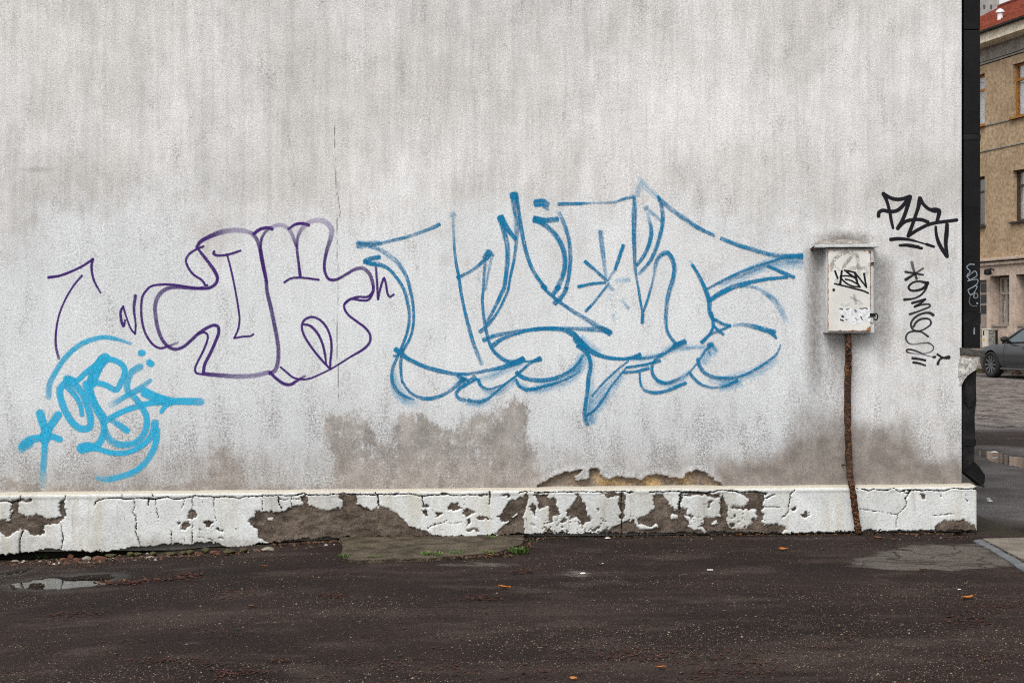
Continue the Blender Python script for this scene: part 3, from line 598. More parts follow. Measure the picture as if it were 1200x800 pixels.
def purple():
    L = []
    add = lambda p, w, a, so=.4: L.append((p, w, a, so))
    add(tp('P2', [(455,408),(370,440),(320,452),(270,430),(215,360),(182,270),(170,150),(180,50)], 'P1', [(205,675),(245,637),(330,622),(430,625),(520,638),(600,648),(655,645)]), 3.0, [.4,1,1,1,1,1,1,1,1,1])
    add(tp('P1', [(640,655),(540,650),(440,642),(370,655),(320,690),(290,740),(278,800)], 'P2', [(280,180),(300,300),(340,395),(390,445),(440,460),(500,440),(560,390),(620,335),(690,290),(740,272),(770,285),(775,330),(750,400),(710,490),(665,580),(655,640)]), [3.5,4.5,5.5,5,4.5,4,4,4,4,4], [.9,.8,.65,.7,.8,.95,1,1,1,1])
    add(tp('P2', [(660,650),(690,655),(800,665),(940,672),(1060,665),(1180,640)], 'P4', [(110,650),(150,622),(170,560),(175,470),(165,380),(140,250),(110,110),(85,0)], 'P3', [(80,600),(35,350)]), [5,5.5,6,6,5.5,5,5,5,5,4.5,4.5,4.5], [1,.7,.5,.5,.7,.75,.75,.8,.8,.8,.85])
    add(tp('P1', [(640,655),(710,645),(755,610),(765,570),(745,520),(700,455),(650,390),(615,345)]), [3.5,4,4,4.5,4.5,4,4,3], 1)
    add(tp('P1', [(605,330),(630,290),(700,250),(790,215),(880,199),(960,202),(1030,222),(1070,265),(1095,330),(1110,420),(1130,520),(1152,605)]), [4,5,6,6.5,6.5,5.5,5,5,4.5,4,3.5], [1,1,.85,.5,.35,.4,.7,.7,.9,1,1])
    add(tp('P1', [(655,325),(600,347),(545,385),(520,430),(535,485),(580,545),(640,585),(662,612),(670,630),(685,626)]), 3, 1)
    add(tp('P1', [(740,365),(735,380),(755,393),(800,395),(850,388),(945,358)]), [3.5,3.5,3,3,3,2.8], 1)
    add(tp('P1', [(840,385),(870,500),(900,640),(925,780)], 'P2', [(930,150),(938,230),(925,310),(897,372)]), 2.5, 1); add(tp('P2', [(897,374),(960,362),(1030,355),(1045,343)]), 2.4, 1)
    add(tp('P2', [(620,340),(655,328),(682,338),(690,370),(660,460),(610,560),(590,610),(600,645),(655,655)]), 2.8, 1)
    add(tp('P1', [(1050,225),(1100,190),(1150,180),(1190,186)], 'P3', [(125,190)]), 4.2, 1)
    add(tp('P3', [(35,330),(45,260),(80,205),(130,172),(190,157),(245,180),(285,240),(312,320)]), [3.5,3.5,3.5,5,5.5,5.5,4.5,3.5], [.9,.8,.7,.4,.35,.4,.5,.7])
    add(tp('P3', [(255,187),(310,152),(360,145),(410,158)]), [3,3.5,4,4], 1)
    add(tp('P3', [(345,555),(335,470),(320,330),(330,240),(370,172),(420,135),(490,120),(550,140),(590,190),(585,250),(555,350),(535,450),(540,530),(570,580),(620,585),(700,545),(770,505),(830,495),(880,530),(910,600),(915,670),(895,710)]), [4,3.5,3.5,3.5,4,6,6.5,7.5,7,5.5,4.5,4,3.5,3.5,3.5,4,5,5,4,3.5], [1,1,.9,.8,.6,.35,.3,.3,.4,.6,.8,.9,1,1,.9,.8,.65,.7,.9,1])
    add(tp('P3', [(915,680),(880,740),(820,745),(740,735),(690,775)], 'P4', [(690,140),(720,190),(790,245),(850,290),(890,345),(890,400),(850,450),(720,530),(600,605),(500,655),(420,688),(360,695),(290,680),(240,640),(192,600)]), [3,3,3,3,3,3.2,3.2,2.4,2.2,2.2,2.4,2.6,2.6], 1)
    add(tp('P3', [(695,770),(740,735),(800,718),(870,718),(905,690)]), 3, 1)
    add(tp('P4', [(110,640),(160,690),(220,730),(270,735),(320,705),(385,668)]), [3.5,3.8,4,4,3.2,2.4], [1,1,1,1,1,.6])
    add(tp('P3', [(222,605),(270,575),(340,568),(420,575),(490,585)]), 2.8, 1)
    add(tp('P4', [(580,615),(510,540),(430,440),(375,350),(358,285),(375,235),(430,208),(490,225),(545,280),(580,360),(590,450),(580,560),(580,612)]), 3, 1); add(tp('P4', [(370,265),(420,275),(480,335),(520,420),(540,510),(548,580)]), [2.8,3.5,3.2,3,3,2], 1)
    add(tp('P3', [(935,460),(945,600),(953,735)]), 3, [.75,.95,1]); add(tp('P3', [(953,735),(975,640),(1000,570),(1015,620),(1030,700),(1045,718),(1075,700)]), 2.8, 1)
    add(tp('A', [(793,282),(785,360),(795,450),(792,505)]), [4,3.5,2.5,2.5], [.9,.9,1,1]); add(tp('A', [(792,505),(770,480),(745,420),(722,345)]), 2.4, 1); add(tp('A', [(722,345),(708,372),(712,430),(724,462),(733,425)]), [3,3.5,3.5,2.5], 1)
    tag(ribbons('graffiti_lettering', P_PURP, wall, L, on_wall), 'purple outlined bubble letters drawn with a thin marker line')
    L2 = [(tp('A', [(285,175),(350,165),(430,135),(490,105),(545,68)]), [3.6,3.2,3,3,3], 1.1, .4), (tp('A', [(545,68),(537,110),(550,190),(590,265)]), [3.4,3.2,2.8,2.4], [1,1,1,.8], .4), (tp('A', [(480,165),(430,225),(380,310),(345,400),(328,500),(328,580),(345,648)]), [2.8,2.4,2.4,2.4,2.6,3,3.6], [1,1,1,1,1,1,.7], .4)]
    tag(ribbons('graffiti_arrow', P_PURP, wall, L2, on_wall), 'thin purple curved arrow pointing up above the cyan tag')
purple()
def blue():
    L = []
    add = lambda p, w, a, so=.45: L.append((p, w, a, so))
    h = lambda p, w, a: L.append((p, w, a, .95))
    # overspray first
    h(tp('B2', [(140,500),(170,650),(240,720),(340,760)]), [8,14,16,10], [.2,.5,.5,.1]); h(tp('B5', [(380,450),(480,440),(600,400),(730,340),(820,260)]), [8,14,15,16,12], [.2,.5,.55,.45,.2]); h(tp('B5', [(700,330),(790,260),(840,170)]), 14, [.35,.5,.3])
    h(tp('B5', [(890,700),(900,640),(970,540),(1060,430),(1150,310)]), [14,14,12,10,8], [.45,.5,.4,.35,.25]); h(tp('B5', [(900,540),(980,440),(1100,310)]), 14, [.45,.35,.2]); h(tp('B5', [(880,200),(880,400),(870,560),(850,680)]), 11, [.2,.3,.4,.5])
    h(tp('B8', [(420,490),(560,430),(700,370),(850,320),(1060,310)]), [8,13,14,16,18], [.35,.6,.55,.5,.55]); h(tp('B9', [(480,560),(600,570),(720,540),(860,490),(1000,410)]), [10,14,14,14,10], [.3,.45,.4,.4,.25]); h(tp('B9', [(430,430),(460,340),(520,350)]), 15, [.3,.45,.3]); h(tp('B9', [(560,620),(650,600),(720,580)]), 14, [.4,.6,.35])
    h(tp('B9', [(90,380),(190,320),(320,315),(420,310)]), [10,12,9,5], [.4,.6,.45,.25]); h(tp('B9', [(60,580),(140,600),(240,570),(320,510)]), 9, [.4,.55,.5,.35]); h(tp('B2', [(820,560),(900,540),(1040,470),(1150,430)]), [8,11,13,12], [.35,.4,.45,.4]); h(tp('B2', [(840,640),(890,660),(960,660),(1080,570)]), 10, [.3,.5,.5,.4]); h(tp('B2', [(720,740),(800,750),(880,720)]), 11, [.4,.55,.4])
    h(tp('B6', [(610,0),(590,80),(565,130)]), [8,10,8], [.25,.32,.3]); h(tp('B6', [(615,20),(680,90),(745,150)]), [9,10,8], [.25,.3,.4]); h(tp('B4', [(940,500),(1000,560),(1080,620)]), 10, .35); h(tp('B2', [(640,530),(690,570),(640,620)]), 12, [.4,.6,.3]); h(tp('B4', [(950,640),(930,700),(870,760)]), 14, [.3,.4,.3])
    h(tp('B7', [(380,660),(480,665),(600,640)]), 9, [.3,.45,.3]); h(tp('B2', [(1100,570),(1180,640)]), 8, [.2,.4])
    # left letter
    add(tp('B1', [(62,445),(150,440),(245,432)]), [10,8,6], [.75,.6,.5], .5); add(tp('B1', [(70,440),(200,440),(340,410),(460,380),(560,345),(640,315),(702,285)]), [5,4,4,4.2,4.5,4.5,4.5], [.8,.6,.65,.75,.5,.7,.95])
    add(tp('B1', [(780,225),(815,205)]), 7, [.15,.45], .6); add(tp('B1', [(805,225),(812,400),(825,560),(850,690),(865,800)], 'B4', [(30,290),(70,450),(110,580),(165,712)]), [3.2,3.4,3.6,3.8,3.8,4,4.6,4.8,5], [.35,.5,.8,1,1,1,.9,.75,.45])
    add(tp('B1', [(838,702),(930,660),(1000,610),(1060,550),(1085,505)]), [4.5,4,4,4.5,5], [.95,.75,.7,.8,.9]); add(tp('B1', [(1060,550),(1090,495)]), 8, .95); add(tp('B1', [(1085,530),(1120,525)]), 6, .6, .6)
    add(tp('B3', [(190,560),(182,680),(175,800)], 'B4', [(168,200),(180,350),(210,500),(245,590),(300,650),(370,690),(440,692),(492,668)]), [4,4,3.6,3.6,3.8,3.8,4,4.5,6,7], [.6,.65,.8,1,1,1,1,1,1,1]); add(tp('B3', [(240,550),(210,690),(192,800)]), [3.5,3.2,2.5], [.45,.5,.5])
    add(tp('B1', [(150,458),(230,482),(310,532),(390,605),(440,690),(470,790)], 'B2', [(295,0),(297,100),(285,190),(255,270),(215,335),(200,400),(198,500),(210,590)]), [4,5,6.5,6,4.5,4.2,3.6,3.4,3.4,3.4,3.6,4,3.6,3], [.6,.55,.45,.6,.75,.85,1,1,1,1,1,.95,.9,.8])
    add(tp('B2', [(205,570),(250,640),(310,690),(400,713),(490,697),(560,665),(630,612),(690,552)]), [3,3.2,4,5,4.5,4,5,7], [.8,.9,.95,.9,.9,.7,.6,.7])
    add(tp('B1', [(112,575),(160,590),(230,600),(310,640),(370,710),(420,790)], 'B2', [(258,0),(263,100),(245,200),(205,310),(165,400),(132,490),(130,570),(160,640),(220,690),(300,720)]), [6,5.5,4,4,4,4,3.6,3.6,3.6,3.6,3.8,4,4.2,4,3.2], [1,1,1,1,1,1,1,1,1,1,.9,.85,.85,.75,.5])
    add(tp('B1', [(235,540),(170,553),(118,575)]), [5.5,6,7], [.85,.9,1]); add(tp('B2', [(140,378),(180,375)]), 3, .8)
    add(tp('B2', [(155,325),(200,360),(260,405),(380,460),(500,495),(640,520),(760,515),(880,490),(1000,465),(1100,430),(1155,405)]), [6.5,5.5,5,5,5,4.2,3.8,4,4.5,6.5,7.5], [1.1,1.1,1.1,1.05,1.05,1,.85,.8,.9,1,1.1])
    add(tp('B2', [(780,548),(720,592),(650,640),(630,680),(660,715),(705,725)]), [8,5.5,4.5,4,4.5,4.5], [1.1,1,1,1,.9,.7]); add(tp('B2', [(720,722),(780,735),(860,722),(930,670),(1010,600),(1090,540),(1180,465)]), [4,4.5,3.6,3,3,3,3], [.8,.8,.9,.95,.9,.85,.7]); add(tp('B2', [(800,560),(825,612),(880,640),(950,620),(1010,598)]), [4.5,4,3.5,3,2.5], [1.1,1,.8,.7,.6]); add(tp('B2', [(640,530),(680,555),(720,572)]), [4,5,5], .75)
    add(tp('B5', [(300,305),(340,340),(420,365),(520,368),(620,347),(720,295),(780,240),(822,170)]), [5,5,5.5,5.5,5,4,3.2,3], [1.1,1.05,.95,.9,.9,.9,.85,.7]); add(tp('B5', [(295,360),(320,410),(370,440),(430,438),(530,410),(640,380),(730,340),(800,295)]), [4,4,5,4,2.6,2.6,2.6,2.4], [1.1,1,.95,.9,.9,.9,.85,.5])
    add(tp('B4', [(440,790),(500,735),(560,692),(625,668)]), [3,3,4,6], [.8,.75,.8,1]); add(tp('B4', [(500,690),(560,685),(620,662)]), [3,3.5,5], .85)
    add(tp('B4', [(175,522),(250,490),(380,465),(520,440),(680,430),(850,430),(1000,438),(1120,442),(1170,468)]), [6,5,4,3.4,4,4,5,7,8], [.8,.75,.7,.8,1,.8,.65,.75,.8])
    add(tp('B4', [(250,565),(310,520),(430,475),(560,440),(700,432),(800,442),(880,478),(930,535),(990,590),(1060,632),(1130,655),(1200,665)], 'B7', [(380,665),(470,632)]), [6,4.8,3.6,3.8,5,5,5.5,7,7,6.5,5,4.5,4,4], [.95,.85,.9,1,1.1,1.1,1.1,1.1,1.1,1.1,1.1,1,.9,.85]); add(tp('B4', [(895,505),(945,555),(1000,600)]), [9,9,6], 1.15); add(tp('B7', [(360,665),(480,662),(560,655),(645,628)]), [4,4,3.5,3], [.9,.7,.7,.6]); add(tp('B7', [(430,650),(470,632)]), 5.5, .8)
    add(tp('B4', [(910,565),(970,610)], 'B5', [(870,190),(880,260),(865,340),(855,450),(840,560),(832,645),(855,715)]), [5,5,4.6,4.8,5,4.6,4.6,4.6,5], [1.1,1.1,1.1,1.1,1.1,1,1,1,.7]); add(tp('B5', [(840,645),(900,610),(960,540),(1030,430),(1100,340),(1165,262)]), [3.2,3.2,3,2.4,2.6,2.4], [1,.9,.85,1,.9,.7]); add(tp('B5', [(890,492),(960,410),(1050,320),(1175,218)]), 2.5, [.9,.9,.85,.7])
    # middle letters
    add(tp('B3', [(308,225),(335,330),(360,440),(364,560),(350,700),(335,790)], 'B4', [(320,150),(270,260),(200,388)]), [8.5,6.5,6,5.6,5,5,4.8,4,3.6], [.95,.75,.8,.9,1,1,.9,.8,.85]); add(tp('B3', [(308,230),(360,315),(428,402)]), [9,6,5], [1.1,1.1,1.05])
    add(tp('B3', [(415,45),(425,130),(440,250),(435,400),(415,560),(385,700),(368,800)], 'B4', [(340,200),(270,330),(190,425),(148,458)]), [9,9,8,5,4,3.4,3.2,3.2,3.2,3.6,5], [1.05,.7,.6,.6,.75,1,1,1,1,1,1.05]); add(tp('B3', [(395,65),(435,60)]), 9, .9)
    add(tp('B3', [(438,75),(455,200),(475,340),(510,500),(560,640),(620,730),(670,790)], 'B4', [(630,95),(710,175),(800,245),(900,310),(1000,372),(1080,420),(1160,462)]), [4,4,5,4.8,4.6,4.6,4.4,4.2,4.2,4.4,4.8,5.4,6.5,6], [.8,.8,.95,1,1,1,1,1,1,.9,.75,.6,.65,.8])
    add(tp('B3', [(580,120),(640,115),(680,135)]), [9,9,7], [1,.9,.8], .35); add(tp('B3', [(640,145),(685,170)]), 4, .6); add(tp('B3', [(572,245),(650,255),(757,246)]), [8,6,6], [1.1,1,.9], .35)
    add(tp('B3', [(575,245),(650,285),(740,370),(800,480),(812,600),(790,700),(750,790)], 'B4', [(770,100),(712,172)]), [7,6,6.5,6,6,6,5.5,5.5,5], [1.1,.85,.8,.9,1,1,1,.95,1]); add(tp('B3', [(765,190),(810,290),(845,420),(855,560),(840,700),(820,790)], 'B4', [(830,105),(790,182),(730,237)]), [4.5,5,4.8,4.8,4.8,4.8,4.6,5,6], [.45,.6,.75,.85,.9,.9,.9,.95,1.1])
    add(tp('B3', [(762,127),(860,125),(960,122)]), [4.5,4.2,3.6], [.75,.95,.9]); add(tp('B3', [(960,122),(1080,117),(1200,112)], 'B6', [(470,155),(552,133)]), [3,2.4,2.6,4,4.5], [.7,.45,.55,.75,.75])
    # the little star
    add(tp('B6', [(290,405),(310,580),(332,770)]), [6,5.5,4], [.65,.6,.4]); add(tp('B6', [(470,512),(405,705)]), [4.5,4.2], 1); add(tp('B6', [(405,705),(345,790)]), 3.2, [.6,.5]); add(tp('B6', [(167,640),(250,710),(340,795)]), [4.5,4,4], [1,.95,.8]); add(tp('B3', [(915,772),(1020,750),(1130,740)]), [4,3.6,3], 1); add(tp('B7', [(225,75),(120,210),(40,298)]), [3,3,3.4], [.7,.8,1]); add(tp('B7', [(280,60),(385,50)]), 5, [.2,.4]); add(tp('B7', [(225,100),(258,130)]), 4, .45); add(tp('B7', [(325,205),(375,275)]), 4, [.15,.45]); add(tp('B7', [(258,320),(270,390)]), 3.4, [.35,.15]); add(tp('B7', [(225,120),(250,280)]), 2, .15)
    # right letters
    add(tp('B6', [(555,140),(555,250),(552,400),(555,550),(560,680),(567,740)]), [4,6.5,5.5,5,4.2,3.6], [.9,.85,.9,.95,.9,.7]); add(tp('B6', [(567,740)], 'B7', [(455,130),(478,270),(486,300)]), [3,3,3,3], [.6,.85,1,1]); add(tp('B7', [(486,300),(484,388)]), 4, 1.1); add(tp('B6', [(715,720)], 'B7', [(570,30),(555,100),(520,220),(490,300)]), [3,2.8,3,3.2,3], [.5,.6,.9,1,1])
    add(tp('B6', [(680,340),(687,420),(665,520),(620,610),(570,672)]), [4.5,5,4.6,4.2,4], [.6,1,1,1,1]); add(tp('B6', [(655,260),(675,335)]), 4.5, [.2,.5]); add(tp('B6', [(635,230),(660,215)]), 5, .5); add(tp('B6', [(650,230),(770,325)]), 4, [.4,.5])
    add(tp('B6', [(740,130),(770,220),(777,310),(760,420),(720,550),(670,650),(590,738)]), [3.5,5,4.8,4.6,4.6,4.4,4.2], [.9,.75,1,.95,.95,.85,.5])
    add(tp('B6', [(745,150),(830,222),(940,302),(1060,382),(1180,440)]), [5,6,5.6,5,4], [.7,.5,.75,.9,.95]); add(tp('B8', [(430,128),(560,178),(700,222),(820,255),(940,268),(1065,265)]), [4.6,5,5.4,5.4,6,7], [.95,.95,.85,.75,.75,.95])
    add(tp('B8', [(310,530),(420,470),(540,410),(680,352),(800,315),(920,280),(1068,258)]), [3.2,3,2.8,2.8,2.8,3.4,4.5], [1.1,1,1,.95,.95,1,1])
    add(tp('B8', [(330,622),(420,560),(520,510),(640,475),(780,447),(950,430)]), [4.6,6.5,6,4.6,4,3.6], 1.1); add(tp('B8', [(790,343),(900,388),(1002,432)]), [3.8,4.4,4.6], 1.1)
    add(tp('B8', [(185,300),(210,338)]), 3.5, [.15,.5]); add(tp('B8', [(210,338),(260,422),(310,530),(340,620),(342,700),(370,760)], 'B9', [(520,95),(570,125),(638,142)]), [4,4,4.4,5,6,5,4,4,3.6], 1.05); add(tp('B9', [(485,40),(502,100),(500,160),(470,215),(412,275)]), [5,4,3.6,4,5], [1,1,.95,1,1.1]); add(tp('B9', [(470,215),(560,178),(640,142)]), [3.4,3,3.6], [.9,.9,1]); add(tp('B9', [(505,140),(545,180),(585,212)]), [3,4,3.4], 1.05)
    add(tp('B9', [(660,140),(740,133),(830,150),(920,178),(985,195)]), [3.4,4.5,5.5,6,6], [.35,.55,.9,1.05,1]); add(tp('B9', [(945,185),(975,215),(995,240)]), [6,5,3], 1)
    add(tp('B8', [(580,508),(640,502),(700,512),(760,542),(840,605),(900,685),(940,775)]), [3,4,5,7,8,7.5,6], [.5,.5,.35,.6,.45,.4,.25], .6)
    add(tp('B6', [(712,720),(725,650),(760,592),(810,572),(850,622),(867,700),(850,800)], 'B7', [(700,120),(675,230),(668,350),(682,460),(745,552)]), [4,5,5.5,5.5,5.5,5.5,5.2,5,4.4,4,3.8,4], [.5,.75,.9,1,.95,.85,.8,.75,.75,.9,.95,1])
    add(tp('B9', [(290,265),(220,292),(150,342),(70,392),(32,440),(26,500),(60,560),(130,588),(220,560),(310,510),(380,432),(440,340),(490,285)]), [5,6,3.4,3.2,3.6,4.4,4,3.2,2.4,2.4,2.4,2.4,4], [.9,.8,.8,.85,1,1,.85,.7,.7,.8,.8,.85,.95]); add(tp('B9', [(200,300),(285,265)]), 6.5, .8); add(tp('B9', [(465,300),(500,285)]), 6.5, .95); add(tp('B9', [(500,300),(535,345)]), 6, [.7,.2], .7); add(tp('B9', [(320,312),(400,308),(440,300)]), 3, .3)
    add(tp('B9', [(-70,508),(-66,580),(-40,640),(0,657),(60,665),(140,650),(220,618),(292,588)]), [2.6,2.8,3.4,4,4,4,4.5,4.5], [.9,.95,1,1.05,1.05,1.05,1,.8]); add(tp('B7', [(360,735),(450,722),(540,705),(622,680)]), [3,3,3.6,4.5], 1); add(tp('B7', [(330,772),(430,767),(535,738)]), [3.2,3.2,4], 1.05)
    add(tp('B9', [(385,400),(400,460),(440,512),(510,543),(600,550),(700,540),(820,490),(930,420),(1000,360),(1030,290)]), [5,4.6,4.4,3.6,3,3,3,3,3,2.4], [1.05,1,.9,.85,.8,.9,.95,.95,.8,.5]); add(tp('B9', [(320,508),(370,570),(430,610),(520,625),(610,608),(695,565)]), [3.4,4,3.4,2.6,2.8,4], [1,.95,.85,.8,.85,1])
    L = [(p, w, [q*1.15 for q in a] if hasattr(a, '__len__') else a*1.15, so) for p, w, a, so in L]
    tag(ribbons('graffiti_piece', P_BLUE, wall, L, on_wall, widen=1.22, cap=.45), 'large blue sprayed wildstyle lettering across the middle of the wall')
blue()
def black():
    k = lambda p: tp('K1', p)
    W = 4.6
    L = [(k(p), w, 1.2, .3) for p, w in [([(95,332),(100,290),(140,266),(220,278),(300,272),(360,232),(410,172),(450,110)], 4.4), ([(152,70),(190,150),(225,280),(245,390),(265,472)], [4.6,3.8,3.8,3.8,3]), ([(155,72),(230,117),(310,137),(390,127),(450,105)], 4.4), ([(460,110),(430,230),(380,370),(320,475)], [6,4.6,4.4,4.6]),
        ([(320,475),(400,400),(500,375),(600,375),(672,402)], 4.2), ([(580,128),(560,230),(510,380),(445,562)], [5.4,4.2,4.2,4.6]), ([(445,562),(560,490),(680,432),(800,405),(920,390),(1010,378)], 4), ([(580,128),(620,192),(690,252),(760,265)], [5,4,4,6]), ([(750,262),(800,268),(797,330),(775,400)], [6,5.5,4.5,3.6]), ([(765,460),(768,520),(790,620),(840,720),(895,800)], [3.2,3.6,4.4,4.6,4.8]),
        ([(897,432),(892,530),(882,640),(895,800)], [4.4,5.4,4.2,4.6]), ([(240,605),(330,597),(450,607),(540,628)], [4.4,4.2,3.4,2.2]), ([(540,628),(660,663)], 1.8), ([(660,663),(742,690)], [3.4,3]), ([(345,675),(430,673),(560,695)], [3,4.2,4]), ([(575,705),(600,708)], 3.4)]]
    tag(ribbons('graffiti_tag', P_BLACK, wall, L, on_wall), 'bold black marker tag of angular letters right of the meter box')
    q = lambda n, p: tp(n, p)
    L = [(q('K2', [(485,275),(500,340),(540,465)]), [4,3,3], [.6,.8,1], .35), (q('K2', [(412,385),(510,402),(615,420)]), [3.2,2.6,2.6], 1, .35), (q('K2', [(415,475),(530,402)]), [4,2.4], 1.1, .35), (q('K2', [(530,402),(615,345)]), 2.6, .75, .35),
      (q('K2', [(640,510),(560,495),(490,515),(445,565),(470,600),(550,602),(630,570),(668,515)]), [3.6,2.4,2.4,2.8,3,3,3.6,4.4], 1.1, .35), (q('K2', [(668,515),(640,600),(570,670),(490,700),(400,710)]), [3.4,2.4,2.4,2.2,3.6], 1.1, .35),
      (q('K3', [(490,50),(560,30),(640,5)]), [3.2,3,2.8], 1.1, .35), (q('K3', [(640,8),(590,50),(520,92)]), [2.4,2.8,3], 1.1, .35), (q('K3', [(520,90),(600,70),(690,66),(700,85),(620,125),(462,180)]), [2.8,2.2,2.2,2.2,2,3], 1, .35),
      (q('K3', [(733,190),(690,165),(600,175),(520,220),(475,290),(490,350),(550,380),(640,350),(710,290),(690,240),(600,235),(540,270),(505,325)]), [4,3,2.6,2.6,2.6,2.4,2.4,1.8,2.4,2.4,2.6,2.8,3], 1, .35),
      (q('K3', [(675,440),(600,390),(520,378),(440,402),(415,460),(450,520),(500,532),(600,520),(690,520),(740,570),(720,610),(650,637),(540,642),(430,620),(425,598),(470,593),(560,620),(650,660),(720,678)]), [2.6,2.4,2.4,2.4,2.4,2,1.8,1.8,2,2,1.8,1.6,1.6,2,2.2,2.2,2,1.6,1.2], [1,.9,.9,.95,.95,.8,.6,.6,.8,.85,.7,.4,.4,.8,1,1,.9,.7,.5], .4), (q('K3', [(738,682),(758,680)]), 3, 1.1, .35),
      (q('K3', [(495,695),(570,705),(642,720)]), [3.4,2.8,2.8], 1.1, .35), (q('K3', [(505,745),(570,755),(642,780)]), [3,2.6,2.2], 1.1, .35), (q('K3', [(785,650),(850,690),(915,685)]), [2.6,2.6,5], 1.1, .35), (q('K3', [(790,762),(810,712),(850,690)]), [3.4,2.6,2.6], 1.1, .35)]
    L = [(p, w, [q*.86 for q in a] if hasattr(a, '__len__') else a*.86, so) for p, w, a, so in L]
    tag(ribbons('graffiti_writing', P_BLACK, wall, L, on_wall), 'thin black vertical writing with a star on top, beside the black downpipe')
black()

# ------------------------------------------------------------------ meter box on the wall
def boxplate(name, mat, parent, x0, x1, y0, y1, z0, z1, bev, n=18):
    """a bevelled sheet with an 'edge' attribute (rust creeps in from its rim)"""
    bm = bmesh.new(); box_bm(bm, x0, x1, y0, y1, z0, z1, bev)
    bmesh.ops.subdivide_edges(bm, edges=[e for e in bm.edges if e.calc_length() > .06], cuts=n, use_grid_fill=True)
    o = bm_obj(name, bm, mat, parent)
    me = o.data; P = np.zeros(len(me.vertices)*3); me.vertices.foreach_get('co', P); P = P.reshape(-1, 3)
    d = np.minimum.reduce([P[:,0]-x0, x1-P[:,0], P[:,2]-z0, z1-P[:,2]]); e = np.exp(-d/.012)*.92
    e = np.maximum(e, 1.15*np.exp(-((P[:,0]-x1)/.05)**2-((P[:,2]-z0)/.05)**2))
    a = me.attributes.new('edge', 'FLOAT', 'POINT'); a.data.foreach_set('value', e.astype(np.float32)); return o
